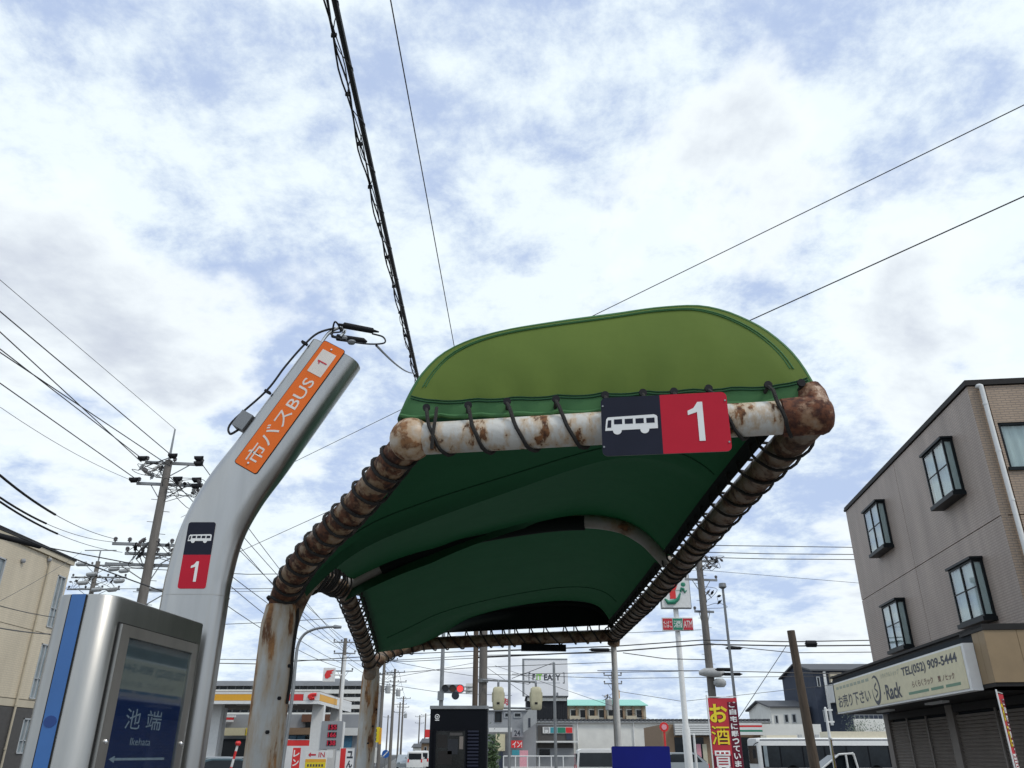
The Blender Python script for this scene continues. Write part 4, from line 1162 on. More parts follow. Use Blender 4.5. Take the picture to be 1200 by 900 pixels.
b, z = pole_at(118, 645, 55)
tp = utility_pole('grey utility pole hung with pale transformers seen past the beige building roof', b.x, b.y, zt(118, 658, 55), .2, .15,
    arms=[(zt(118, 662, 55), 1.5, 0, 4, 0), (zt(118, 676, 55), 1.9, 0, 4, .2), (zt(118, 690, 55), 1.8, 0, 4, 0)])
MB().tube([V((0, 0, zt(118, 660, 55))), V((0, 0, z))], .05, 6).build('mast', 'galvanised', tp, True, True)
MB().obox(V((0, 0, z)), V((1.1, 0, 0)), V((0, .03, 0)), V((0, 0, .03))).build('top_bar', 'galvanised', tp, False, True)
for k, (du, v) in enumerate(((-26, 664), (-14, 676), (-24, 686), (12, 670), (24, 672), (18, 684), (-8, 694), (10, 694), (28, 664))):
    c = at_y(118 + du, v, 55) - V((b.x, 55, 0)); c.y = -.3
    MB().tube([c, c + V((.05, 0, .08)), c + V((.6, 0, .14)), c + V((.65, 0, .1))], [.08, .16, .16, .08], 8).build('switch_case', 'transformer_grey', tp, True, True)
gear(tp, zt(118, 680, 55), -.6, 8, 1.0, 11); gear(tp, zt(118, 680, 55), .8, 8, 1.0, 12)

# far poles down the street
far = [(405, 748, 70, .20, 'mid grey utility pole rising beside the filling station price board', [(0.3, 1.0, 4), (1.2, .9, 3), (2.6, .8, 3)], []),
       (451, 770, 96, .20, 'street utility pole with two hanging drum transformers', [(.3, 1.5, 5), (1.9, 1.3, 4), (3.2, 1.1, 3)], [(3.9, -.55), (3.9, .6)]),
       (463, 784, 112, .2, 'street utility pole next beyond the pole with drum transformers', [(.4, 1.3, 4), (1.6, 1.6, 4), (2.6, 1.2, 3)], [(3.4, .6)]),
       (473, 816, 170, .2, 'distant utility pole with one drum transformer over the white vans', [(.4, 1.4, 4), (2.0, 1.2, 3)], [(4.0, .6)]),
       (469, 823, 185, .2, 'distant utility pole without a transformer close beside one that has it', [(.4, 1.4, 4), (2.0, 1.2, 3)], []),
       (492, 838, 235, .2, 'small far utility pole with two crossarms beside the black cabinet', [(.4, 1.2, 3), (2.0, 1.2, 3)], []),
       (499, 836, 225, .2, 'small far utility pole with one crossarm beside the black cabinet', [(.4, 1.2, 3)], []),
       (455, 838, 240, .22, 'most distant utility pole with a single crossarm over the street', [(.5, 1.3, 3)], [])]
for u, v, Y, r_, lab, arms, drums in far:
    b, z = pole_at(u, v, Y)
    # stands on the line of the street as seen; base straight below its top
    grp = 'utility poles down the street' if lab.startswith(('distant', 'small')) else None
    utility_pole(lab, b.x, b.y, z, r_*1.1, r_*.75, [(z - d, hl, 5, ni, 0) for d, hl, ni in arms], drums=[(z - d, dx, -.1, .3, .85) for d, dx in drums], group=grp)

# right-hand pole beside the store sign
b, z = pole_at(818, 648, 40)
rp1 = utility_pole('weathered utility pole standing between the store sign mast and the thin lamp post', b.x, b.y, z, .21, .16,
    arms=[(z - .35, .9, 10, 3, .2), (z - 1.3, .85, 10, 2, .1), (zt(826, 716, 40), .5, 10, 1, .1)], m='pole_concrete', steps=True)
gear(rp1, z - .5, .5, 9, .6, 21); gear(rp1, z - 2.2, .3, 5, .5, 22)
zc = zt(831, 789, 40)
MB().tube([V((-.55, -.15, zc)), V((-.3, -.25, zc + .02)), V((.35, -.3, zc)), V((.6, -.2, zc - .02))], [.10, .20, .22, .10], 10).build('splice_case', 'porcelain', rp1, True, True)
MB().ball(V((.35, -.3, zc - .45)), .26, 10, (1.2, .8, .9)).build('cable_coil', 'transformer_grey', rp1, True, True)
b, z = pole_at(718, 787, 75)
yp_ = utility_pole('utility pole with a yellow fitting in front of the mint roofed block', b.x, b.y, z, .2, .15,
    arms=[(z - .3, .8, 0, 3, 0), (z - 1.0, .8, 0, 3, 0)], drums=[(z - 3.2, -.5, -.1, .3, .9)])
MB().obox(V((.25, -.2, z - 1.9)), (.22, 0, 0), (0, .15, 0), (0, 0, .35)).build('yellow_fitting', 'amber_print', yp_, False, True)
gear(yp_, z - 2.2, -.6, 6, .4, 33)
# leaning brown pole
b, z = pole_at(926, 739, 35)
utility_pole('plain dark brown pole leaning in front of the parked bus', b.x + .25, b.y, z, .21, .16, m='pole_brown', lean=(-.035, 0), cat='pole')
# concrete pole and brown steel pole behind the shelter
bundle_x = at_y(566, 800, 30).x
utility_pole('concrete utility pole carrying the cable bundle behind the black cabinet', bundle_x, 30, 8.6, .165, .13, arms=[(6.65, .7, 0, 0, 0), (8.3, .6, 0, 2, 0)])
bb2 = at_y(557, 800, 29)
t_ = thing('signal_mast', 'brown steel mast touching the concrete utility pole', 'pole', (bb2.x, 29, 0))
MB().tube([V((0, 0, 0)), V((0, 0, 6.2))], [.10, .09], 12).build('shaft', 'pole_brown', t_, True, True)
MB().tube([V((0, 0, 6.2)), V((0, 0, 6.28))], [.1, .04], 12).build('cap', 'pole_brown', t_, True, True)

def plain_post(name, label, u, vt, Y, r, m='galvanised', cat='pole', group=None):
    b, z = pole_at(u, vt, Y)
    t_ = thing(name, label, cat, tuple(b), group)
    MB().tube([V((0, 0, 0)), V((0, 0, z*.6)), V((0, 0, z))], [r, r*.9, r*.8], 10).build('shaft', m, t_, True, True)
    MB().tube([V((0, 0, z)), V((0, 0, z + r*.8))], [r*.9, r*.2], 10).build('cap', m, t_, True, True)
    MB().tube([V((0, 0, 0)), V((0, 0, .02))], r*2.2, 12).build('base_plate', m, t_, True, True)
    return t_, b, z
plain_post('steel_post', 'slim grey steel post between the two cream signal heads', 597, 700, 26, .045)
sp_, sb_, sz_ = plain_post('steel_post', 'slim grey steel post standing in front of the white billboard', 649, 777, 34, .065)

# traffic signal facing the camera ---------------------------------------
Ys = 45
b, z = pole_at(520, 735, Ys)
sig = thing('traffic_signal', 'horizontal traffic signal showing red on a grey post', 'traffic light', tuple(b))
MB().tube([V((0, 0, 0)), V((0, 0, z))], [.13, .10], 12).build('post', 'galvanised', sig, True, True)
c = at_y(531, 807.5, Ys) - b; c.y = -.28
hd = MB().prism(rrect(1.22, .42, .2, 6), c, (1, 0, 0), (0, 0, 1), (0, .2, 0)).build('signal_head', 'grey_steel', sig, True, True)
for k, m in enumerate(('signal_green_off', 'signal_amber_off', 'signal_red')):
    q = c + V((-.385 + k*.385, -.002, 0))
    MB().tube([q, q + V((0, -.02, 0))], .165, 16).build('lens', m, hd, False, True)
    MB().grid([[q + V((math.cos(R(a))*.185, y, math.sin(R(a))*.185)) for a in range(-10, 191, 20)] for y in (0, -.22)]).build('visor', 'grey_steel', hd, True, True)
q = at_y(534, 815.5, Ys) - b; q.y = -.3
MB().tube([q, q + V((0, -.02, 0))], .17, 14).tube([q + V((0, .15, 0)), q], .2, 14).build('arrow_lamp', 'signal_green_off', sig, True, True)
MB().obox((-.02, -.16, q.z), (.16, 0, 0), (0, .1, 0), (0, 0, .22)).build('control_box', 'galvanised', sig, False, True)
for dz in (-.1, .1):
    MB().tube([c + V((.5, .1, dz)), at_y(556, 807.5, Ys) - b + V((0, 0, dz))], .03, 6).build('arm', 'galvanised', sig, False, True)
MB().obox(at_y(552, 807, Ys) - b, (.28, 0, 0), (0, .04, 0), (0, 0, .26)).build('name_plate', 'white_paint', sig, False, True)

# two cream signal heads seen from behind, hung between arms from the concrete pole ---
Yc = 29.5
a_ = at_y(566, 797, 29.7)
sback = thing('crossing_signal', 'pair of cream signal heads seen from behind, hung on grey arms from the concrete pole', 'traffic light', (a_.x, 29.7, a_.z))
for u in (584, 628):
    top = at_y(u, 805, Yc); bot = at_y(u, 832, Yc); hh = top.z - bot.z
    def bk(x, y, z): return V((top.x + x, Yc + y, bot.z + z))
    s_ = MB().rings([[bk(x*k, y*k, zz_) for x, y in rrect(.40, .30, .07, 3)] for zz_, k in ((0, .75), (.05, .95), (hh*.3, 1), (hh*.75, 1), (hh*.93, .9), (hh, .6))]).build('signal_head', 'signal_cream', sback, True)
    MB().obox(bk(0, -.152, hh*.28), (.05, 0, 0), (0, .006, 0), (0, 0, .035)).build('rating_plate', 'trim_dark', s_)
    MB().tube([bk(0, 0, hh), bk(0, 0, hh+.12), bk(0, .2, hh+.2)], .04, 8).build('hanger', 'grey_steel', s_, True)
    for sx in (-1, 1): MB().obox(bk(.21*sx, 0, hh*.55), (.012, 0, 0), (0, .1, 0), (0, 0, hh*.2)).build('hinge', 'signal_cream', s_)
    for kz_ in (.3, .7): MB().tube([bk(.02, .14, hh*kz_), bk(.02, .32, hh*kz_)], .15, 12).build('visor', 'grey_steel', s_, True)
for v0, v1, u1 in ((797, 799, 629), (829, 830.5, 633)):
    a_ = at_y(566, v0, 29.7); e_ = at_y(u1, v1, 29.7)
    ar_ = MB().tube([a_, e_], .035, 8).build('arm', 'galvanised', sback, True)
    MB().tube([a_ + V((0, .25, -.06)), a_ + V((0, .25, .06))], .185, 12).build('clamp', 'galvanised', ar_, True)

# thin lamp post on the right, curved street lamp on the left ---------------
lp, b, z = plain_post('lamp_post', 'tall thin dark lamp post right of the weathered utility pole', 847, 690, 30, .056, 'grey_steel', 'lamp post')
MB().tube([V((0, 0, z)), V((0, 0, z + .06)), V((0, 0, z + .2))], [.06, .15, .13], 10).build('lamp_head', 'grey_steel', lp, True, True)
Yl = 24
f0 = at_y(331, 905, Yl)
cl_ = thing('street_lamp', 'grey street lamp with a long curved arm beyond the near shelter post', 'street lamp', (at_y(331, 905, Yl).x, Yl, 0))
pts = [V((f0.x, Yl, 0))] + [at_y(u, v, Yl) for u, v in ((331, 895), (342, 820), (346, 780), (349, 757), (356, 744), (368, 737.5), (382, 735), (390, 734.5))]
pts = smooth_path(pts[1:], 5); pts = [V((f0.x, Yl, 0))] + pts
MB().tube(pts, [.055 - .025*i/len(pts) for i in range(len(pts))], 8).build('lamp_pole', 'galvanised', cl_, True)
MB().tube([at_y(390, 734.5, Yl), at_y(392, 734.5, Yl), at_y(400, 735, Yl)], [.03, .06, .04], 8).build('lamp_head', 'galvanised', cl_, True)
plain_post('steel_post', 'plain grey steel post close beside the curved street lamp', 340, 778, 26, .085)

# ================================================================== FILLING STATION (left)
Yg = 61
gs = thing('filling_station', 'filling station with a long white canopy striped yellow and red', 'filling station', (-18, Yg + 6, 0))
cx = at_y(374, 815, Yg).x; zt1 = zt(374, 808, Yg); zb1 = zt(374, 826, Yg)
x_l = cx - 22
MB().box(x_l, cx, Yg + .05, Yg + 12, zb1 + .25, zt1 - .1).build('canopy_body', 'grey_wall', gs)
fz = lambda v: zt(330, v, Yg)
xr = lambda u: at_y(u, 816, Yg).x
# front fascia boards
def fboard(u0, u1, v0, v1, m, d=0.0):
    MB().box(xr(u0) if u0 else x_l, xr(u1), Yg - .05 - d, Yg + .045, fz(v1), fz(v0)).build('fascia_board', m, gs)
xm0 = 326; xm1 = 357
fboard(None, 356, 811, 813.4, 'white_paint'); fboard(None, 299, 813.6, 821, 'amber_print')
fboard(299, 326, 813.6, 821, 'white_paint'); fboard(326, 355.6, 813.6, 821, 'red_bright', .01)
fboard(356, 374.5, 811, 821, 'white_paint', .01); fboard(None, 374.5, 821.2, 825, 'white_paint')
MB().tube(smooth_path([V((xr(371), Yg - .08, fz(814))), V((xr(365), Yg - .08, fz(814.5))), V((xr(362.5), Yg - .08, fz(816.5))), V((xr(366), Yg - .08, fz(817.5))), V((xr(364), Yg - .08, fz(819))), V((xr(369), Yg - .08, fz(818)))], 4), .12, 6).build('fascia_logo', 'red_bright', gs, True)
# side fascia going back
for z0, z1, m in ((fz(813.2), fz(811), 'white_paint'), (fz(821), fz(813.4), 'amber_print'), (fz(825), fz(821.2), 'white_paint')):
    for k in range(2):
        MB().box(cx - .03, cx + .05, Yg + .06 + k*6.2, Yg + 6.2 + k*6.2, z0, z1).build('fascia_board', m if (k == 0 or m != 'amber_print') else 'white_paint', gs)
for x, y in ((at_y(372, 850, Yg + 2).x, Yg + 2), (at_y(393, 850, Yg + 9).x, Yg + 9), (at_y(300, 850, Yg + 2).x - 3, Yg + 2), (at_y(300, 850, Yg + 9).x - 3, Yg + 9)):
    MB().box(x - .42, x + .42, y - .3, y + .3, 0, zb1 + .24).build('column', 'white_paint', gs)
for k in range(6):
    MB().box(x_l + 2 + k*3.2, x_l + 3.4 + k*3.2, Yg + 4, Yg + 4.5, zb1 + .2, zb1 + .248).build('canopy_light', 'white_paint', gs)
# kiosk behind
Yk = 76
kx = lambda u: at_y(u, 860, Yk).x
kz = lambda v: zt(370, v, Yk)
kio = thing('station_kiosk', 'low station shop with brown upper band and blue windows under the canopy', 'shop', (kx(350), Yk + 4, 0))
MB().box(kx(262), kx(425), Yk + .2, Yk + 8, 0, kz(837)).build('wall', 'render_grey', kio)
MB().box(kx(352), kx(392), Yk - .1, Yk + .19, kz(846), kz(837)).build('upper_band', 'brown_wall', kio)
MB().box(kx(335), kx(392), Yk - .4, Yk + .19, kz(861), kz(853)).build('awning', 'tan_wall', kio)
for u0, u1, v0, v1, m in ((336, 348, 862, 884, 'window_blue'), (349, 358, 862, 884, 'window_blue'), (359, 366, 863, 890, 'window_dark'), (367, 373, 862, 884, 'render_cream'), (399, 413, 862, 884, 'window_blue'), (357, 370, 846.5, 852.5, 'window_dark'), (260, 300, 866, 892, 'interior_dark')):
    MB().box(kx(u0), kx(u1), Yk - .05, Yk + .19, kz(v1), kz(v0)).build('window', m, kio)
for u0, u1, m in ((262, 288, 'sign_cream'), (289, 300, 'yellow_print'), (303, 320, 'white_paint'), (400, 424, 'white_paint')):
    MB().box(kx(u0), kx(u1), Yk - .3, Yk - .06, kz(862), kz(853)).build('sign_board', m, kio)
for u0, u1, v0, v1, m in ((256, 274, 838.5, 840.6, 'white_paint'), (256, 272, 841, 843.5, 'red_bright'), (256, 272, 844, 846, 'white_paint')):
    MB().box(kx(u0), kx(u1), Yk - .3, Yk - .06, kz(v1), kz(v0)).build('stripe_board', m, kio)
MB().tube([V((kx(263), Yk - 8, 0)), V((kx(270), Yk - 8, zt(270, 834, Yk-8)))], .12, 8).build('white_stay', 'white_paint', kio, True)

# price board
Yb = 52
pb = at_y(389, 861, Yb)
price = thing('price_board', 'grey price board with three rows of red lit digits', 'price sign', (pb.x, Yb, 0))
px_ = lambda u: at_y(u, 860, Yb).x
pzz = lambda v: zt(389, v, Yb)
MB().box(px_(376), px_(401), Yb, Yb + .35, pzz(878), pzz(845)).build('housing', 'render_grey', price)
MB().box(px_(396), px_(402.5), Yb + .05, Yb + .3, 0, pzz(846)).box(px_(374), px_(379), Yb + .05, Yb + .3, 0, pzz(846)).build('stanchion', 'white_paint', price)
for k, v in enumerate((849, 858, 867.5)):
    rr_ = MB().box(px_(384), px_(394.5), Yb - .03, Yb - .002, pzz(v + 6.2), pzz(v)).build('digit_window', 'cabinet_black', price)
    text(('155', '166', '138')[k], rr_, V(((px_(384) + px_(394.5))/2, Yb - .034, (pzz(v) + pzz(v+6.2))/2)), (1, 0, 0), (0, 0, 1), .5, .27, 'led_red', bold=.03)
MB().box(px_(377), px_(392), Yb + .02, Yb + .1, pzz(888), pzz(879)).build('notice', 'white_paint', price)
# brand sign on a mast
Ye = 66
em = at_y(387, 797, Ye)
ms_ = thing('mast_sign', 'white square mast sign with a red winged emblem', 'sign', (at_y(400, 800, Ye).x, Ye, 0))
ex0, ex1, ez0, ez1 = rect(379.5, 783, 393, 799, Ye)
MB().box(ex0, ex1, Ye - .3, Ye - .05, ez0, ez1).build('sign_panel', 'white_paint', ms_)
MB().tube([V((at_y(398.5, 840, Ye).x, Ye, 0)), V((at_y(398.5, 840, Ye).x, Ye, zt(400, 768, Ye)))], .13, 8).build('mast', 'white_paint', ms_, True)
MB().tube([V((ex1, Ye - .1, (ez0+ez1)/2)), V((at_y(398.5, 840, Ye).x, Ye, (ez0+ez1)/2))], .06, 6).build('bracket', 'white_paint', ms_, True)
ew = ex1 - ex0; eh = ez1 - ez0; ec = V(((ex0+ex1)/2, Ye - .302, (ez0+ez1)/2))
MB().prism([(-.36*ew, -.02*eh), (-.2*ew, .30*eh), (.45*ew, .36*eh), (.2*ew, .18*eh), (.34*ew, .12*eh), (.12*ew, .02*eh), (.2*ew, -.12*eh), (-.1*ew, -.3*eh), (-.28*ew, -.26*eh)], ec, (1, 0, 0), (0, 0, 1), (0, -.02, 0)).build('emblem', 'red_bright', ms_)
# apartment block behind the station
Ya = 120
ap = thing('apartment_block', 'long grey apartment block with open galleries rising behind the station canopy', 'building', (at_y(330, 880, Ya).x, Ya + 6, 0))
ax0, ax1 = at_y(180, 850, Ya).x, at_y(431, 850, Ya).x
az = lambda v: zt(330, v, Ya)
MB().box(ax0, ax1, Ya + 1.2, Ya + 11, 0, az(797)).build('wall', 'render_grey', ap)
for k, v in enumerate((799, 808, 817, 826, 835, 844, 853)):
    MB().box(ax0, ax1 - k*.01, Ya, Ya + 1.19, az(v + 4.6), az(v)).build('gallery_front', 'render_white' if k else 'render_grey', ap)
for k in range(26):
    x = ax0 + (ax1-ax0)*(k+.5)/26
    for v in (803.5, 812.5, 821.5, 830.5):
        MB().box(x - .5, x + .42, Ya + 1.14, Ya + 1.2, az(v + 4.4), az(v)).build('window', 'window_dark', ap)
MB().box(at_y(380, 800, Ya).x, at_y(398, 800, Ya).x, Ya + 3, Ya + 6, az(797), az(793)).build('roof_hut', 'render_grey', ap)

# ================================================================== BLACK INFORMATION CABINET, BLUE PANEL
Yi = 12.6
def fx(Y, v=865): return lambda u: at_y(u, v, Y).x
def fzz(Y, u=600): return lambda v: zt(u, v, Y)
X, Zf = fx(Yi), fzz(Yi, 537)
inf = thing('information_cabinet', 'black freestanding information cabinet with a grey top and display window', 'cabinet', (X(537), Yi + .2, 0.15))
zt_, x0, x1 = Zf(831), X(503), X(571)
MB().prism(rrect(x1-x0, .42, .03, 3), V(((x0+x1)/2, Yi + .21, .15)), (1, 0, 0), (0, 1, 0), (0, 0, zt_ - .15)).build('casing', 'cabinet_black', inf)
MB().prism(rrect(x1-x0+.02, .45, .035, 3), V(((x0+x1)/2, Yi + .21, zt_ + .002)), (1, 0, 0), (0, 1, 0), (0, 0, .045)).build('top_cap', 'galvanised', inf)
dw = MB().box(X(511), X(545), Yi - .012, Yi - .001, .9, Zf(856.5)).build('display_window', 'display_glass', inf)
MB().box(X(527), X(542), Yi - .016, Yi - .0125, Zf(862), Zf(858.5)).build('poster', 'base_dark', dw)
MB().box(X(538.5), X(543), Yi - .016, Yi - .0125, Zf(878), Zf(863)).build('poster', 'shutter', dw)
for u0, u1, v0, v1, m in ((513, 524, 861, 876, 'trim_dark'), (525, 537, 866, 884, 'siding_dark'), (514, 530, 880, 896, 'trim_dark')):
    MB().box(X(u0), X(u1), Yi - .0145, Yi - .0125, Zf(v1), Zf(v0)).build('poster', m, dw)
fr__ = MB().box(X(509), X(511), Yi - .03, Yi - .001, .86, Zf(854)).box(X(545), X(547), Yi - .03, Yi - .001, .86, Zf(854)).box(X(511), X(545), Yi - .03, Yi - .001, Zf(856.4), Zf(854))
fr__.build('window_frame', 'cabinet_black', inf)
for k in range(12):
    v = 858 + k*4
    MB().obox(V(((X(548) + X(561))/2, Yi - .012, Zf(v))), ((X(561)-X(548))/2, 0, 0), (0, .012, -.010), (0, .004, .012)).build('louvre', 'navy_print', inf)
lc = V((X(511.5), Yi - .003, Zf(840)))
MB().tube([lc + V((.03*math.cos(a*.45), 0, .03*math.sin(a*.45))) for a in range(15)], .006, 5).build('round_logo', 'white_print', inf, True)
MB().ball(lc, .013, 8, (1, .3, 1)).build('round_logo', 'white_print', inf, True)
MB().box(lc.x - .03, lc.x + .03, Yi - .004, Yi - .001, lc.z - .052, lc.z - .04).build('logo_caption', 'white_print', inf)

Yu = 8.6
X, Zf = fx(Yu, 880), fzz(Yu, 750)
blu = thing('blue_panel', 'plain dark blue notice panel on legs below the shelter corner', 'panel', (X(751), Yu, 0.15))
MB().prism(rrect(X(785) - X(717), 1.0, .012, 2), V(((X(717)+X(785))/2, Yu, Zf(874.5) - .5)), (1, 0, 0), (0, 0, 1), (0, .04, 0)).build('panel_face', 'blue_panel', blu)
for u in (725, 777): MB().box(X(u) - .02, X(u) + .02, Yu + .042, Yu + .08, .15, Zf(878)).build('leg', 'grey_steel', blu)

# ================================================================== BUILDINGS AHEAD
def facade_windows(root, Y, items, m='window_dark', fm='window_frame_grey', t_=.08):
    for u0, u1, v0, v1 in items:
        a, b, c, d = rect(u0, v0, u1, v1, Y)
        f = MB().box(a, a+t_, Y-.08, Y-.001, c, d).box(b-t_, b, Y-.08, Y-.001, c, d).box(a+t_, b-t_, Y-.08, Y-.001, d-t_, d).box(a+t_, b-t_, Y-.08, Y-.001, c, c+t_).build('window', fm, root)
        MB().box(a+t_, b-t_, Y-.03, Y-.002, c+t_, d-t_).build('pane', m, f)
Yw = 92
X, Zf = fx(Yw), fzz(Yw, 700)
wh = thing('warehouse', 'long low cream warehouse with a corrugated roof edge', 'warehouse', (X(705), Yw + 8, 0))
zr = Zf(844)
MB().box(X(625), X(905), Yw, Yw + 18, 0, zr - .25).build('wall', 'render_white', wh)
n = 60; xa, xb_ = X(624), X(906)
for k in range(n):
    a = xa + (xb_-xa)*k/n; b = a + (xb_-xa)/n*.55
    MB().box(a, b, Yw - .35, Yw + 18, zr - .1, zr + .12).build('roof_rib', 'roof_grey', wh)
MB().box(xa, xb_, Yw - .3, Yw + 18, zr - .24, zr - .101).build('roof_sheet', 'transformer_grey', wh)
MB().box(X(629), X(672), Yw - .25, Yw - .01, 0, Zf(849)).build('grey_front', 'render_grey', wh)
MB().box(X(630), X(671), Yw - .32, Yw - .26, Zf(870), Zf(850)).build('dark_band', 'base_dark', wh)
MB().box(X(630), X(671), Yw - .34, Yw - .26, Zf(876.5), Zf(871.5)).build('dark_band', 'base_dark', wh)
MB().box(X(632), X(644), Yw - .34, Yw - .26, Zf(886), Zf(878)).build('window', 'window_dark', wh)
MB().box(X(622), X(676), Yw - 1.2, Yw - .4, Zf(870.4), Zf(868.4)).build('awning', 'white_paint', wh)
sb = MB().box(X(636), X(671), Yw - .42, Yw - .33, Zf(859.5), Zf(852)).build('shop_sign', 'white_paint', wh)
for u0, u1, m in ((645, 653, 'teal_print'), (653.5, 662.5, 'green_print'), (663, 670.6, 'red_bright')):
    MB().box(X(u0), X(u1), Yw - .45, Yw - .421, Zf(859), Zf(852.5)).build('sign_field', m, sb)
text('門', sb, V((X(640.5), Yw - .425, Zf(855.7))), (1, 0, 0), (0, 0, 1), .45, .5, 'sign_ink')
MB().box(X(663.5), X(669.5), Yw - .45, Yw - .33, Zf(867), Zf(860)).build('emblem', 'siding_navy', wh)
MB().tube([V((X(677), Yw - .1, 0)), V((X(677), Yw - .1, Zf(846)))], .07, 6).tube([V((X(743), Yw - .1, 0)), V((X(743), Yw - .1, Zf(846)))], .07, 6).build('rain_pipe', 'white_paint', wh, True)

# grey shop left of the warehouse, its slanted wing wall sign
Yh = 84
X, Zf = fx(Yh), fzz(Yh, 600)
gh = thing('grey_shop', 'small grey shop house with two upstairs windows and a wing sign', 'building', (X(600), Yh + 4, 0))
MB().box(X(571), X(628), Yh, Yh + 9, 0, Zf(833)).build('wall', 'render_grey', gh)
MB().box(X(570), X(629), Yh - .15, Yh + 9.1, Zf(833), Zf(832)).build('roof_edge', 'render_grey', gh)
facade_windows(gh, Yh, [(591, 597.5, 835, 841), (602, 611, 835, 841)])
facade_windows(gh, Yh, [(580, 588, 834, 846)], 'interior_dark', 'trim_dark')
MB().prism([(0, 0), (X(629) - X(613), .9), (X(629) - X(613), Zf(833) - Zf(859) + 1.0), (0, Zf(841) - Zf(859))], V((X(613), Yh - 1.2, Zf(859))), (1, 0, 0), (0, 0, 1), (0, .25, 0)).build('wing_sign', 'transformer_grey', gh)
MB().box(X(619), X(621.5), Yh - 1.24, Yh - 1.201, Zf(853), Zf(842)).build('wing_lettering', 'sign_ink', gh)
sg24 = MB().box(X(600), X(613), Yh - 1.0, Yh - .7, Zf(864), Zf(854)).build('number_sign', 'render_grey', gh)
text('24', sg24, V((X(606), Yh - 1.01, Zf(859.5))), (1, 0, 0), (0, 0, 1), X(609.5)-X(602.5), .52, 'sign_ink', bold=.02)
rs = MB().box(X(599), X(612), Yh - 1.3, Yh - 1.05, Zf(876.5), Zf(868)).build('red_sign', 'red_bright', gh)
text('イン!', rs, V((X(606), Yh - 1.31, Zf(872.3))), (1, 0, 0), (0, 0, 1), X(611.3)-X(600.5), .55, 'white_print', bold=.025)
MB().box(X(600), X(609), Yh - 1.25, Yh - 1.0, Zf(885), Zf(879)).build('teal_sign', 'teal_print', gh)
MB().box(X(608.5), X(618), Yh - 3.2, Yh - 3.1, Zf(902), Zf(879.5)).build('pink_board', 'pink_print', gh)
MB().box(X(573), X(600), Yh - .6, Yh - .3, Zf(858), Zf(853)).build('awning', 'white_paint', gh)
MB().box(X(581), X(592), Yh - .5, Yh - .2, Zf(880), Zf(860)).build('poster', 'sign_cream', gh)
MB().box(X(585), X(589.5), Yh - .9, Yh - .6, Zf(900), Zf(881)).build('blue_flag', 'siding_navy', gh)
nk = MB().box(X(588), X(595.5), Yh + .4, Yh + .5, Zf(833), Zf(818)).build('roof_sign_frame', 'white_paint', gh)
text('肉', nk, V((X(591.8), Yh + .38, Zf(822))), (1, 0, 0), (0, 0, 1), .62, .66, 'red_mark', bold=.02)

# dark corrugated rooftop hut and the white billboard behind
Yr = 100
X, Zf = fx(Yr, 830), fzz(Yr, 640)
dk = thing('dark_annexe', 'dark corrugated upper storey with pale blind rising behind the warehouse', 'building', (X(641), Yr + 4, 0))
MB().box(X(617), X(665), Yr, Yr + 8, 0, Zf(817)).build('wall', 'siding_dark', dk)
for k in range(24):
    a = X(617) + (X(665)-X(617))*k/24
    MB().box(a + .03, a + .17, Yr - .08, Yr - .001, Zf(842), Zf(823)).build('siding_rib', 'siding_dark', dk)
MB().box(X(616), X(666), Yr - .5, Yr + 8.1, Zf(817), Zf(815.6)).build('roof', 'roof_grey', dk)
MB().box(X(618), X(664), Yr - .25, Yr - .1, Zf(821.5), Zf(817.5)).build('blind', 'render_white', dk)
MB().tube([V((X(654), Yr + 1, Zf(816))), V((X(654), Yr + 1, Zf(811)))], .12, 8).build('vent', 'grey_steel', dk, True)
Yf = 108
X, Zf = fx(Yf, 795), fzz(Yf, 640)
bi = thing('billboard', 'white rooftop billboard with bracketed black and green lettering', 'billboard', (X(639), Yf, 0))
MB().box(X(612.5), X(665.5), Yf, Yf + .5, Zf(816), Zf(772)).build('board', 'billboard_white', bi)
MB().box(X(612), X(614.4), Yf - .04, Yf - .002, Zf(816), Zf(773)).box(X(612), X(665.5), Yf - .04, Yf - .002, Zf(773.2), Zf(771.8)).build('edge_trim', 'galvanised', bi)
for u in (620, 658): MB().box(X(u) - .2, X(u) + .2, Yf + .2, Yf + .5, 0, Zf(816)).build('support', 'grey_steel', bi)
bt = lambda s_, u0, u1, v0, v1, m, bold: text(s_, bi, V(((X(u0)+X(u1))/2, Yf - .01, (Zf(v0)+Zf(v1))/2)), (1, 0, 0), (0, 0, 1), X(u1)-X(u0), Zf(v0)-Zf(v1), m, bold=bold)
bt('[', 619.5, 621.5, 788, 801, 'sign_ink', .0); bt(']', 659.5, 661.5, 788, 801, 'sign_ink', .0)
bt('F', 624, 627.3, 790, 797, 'sign_ink', .03); bt('IT', 628.6, 635.5, 790, 797, 'lime_print', .03)
bt('EASY', 637.5, 657, 790, 797.5, 'sign_ink', .03)
MB().box(X(624), X(656), Yf - .012, Yf - .002, Zf(800.6), Zf(799.9)).build('strap_line', 'window_frame_grey', bi)
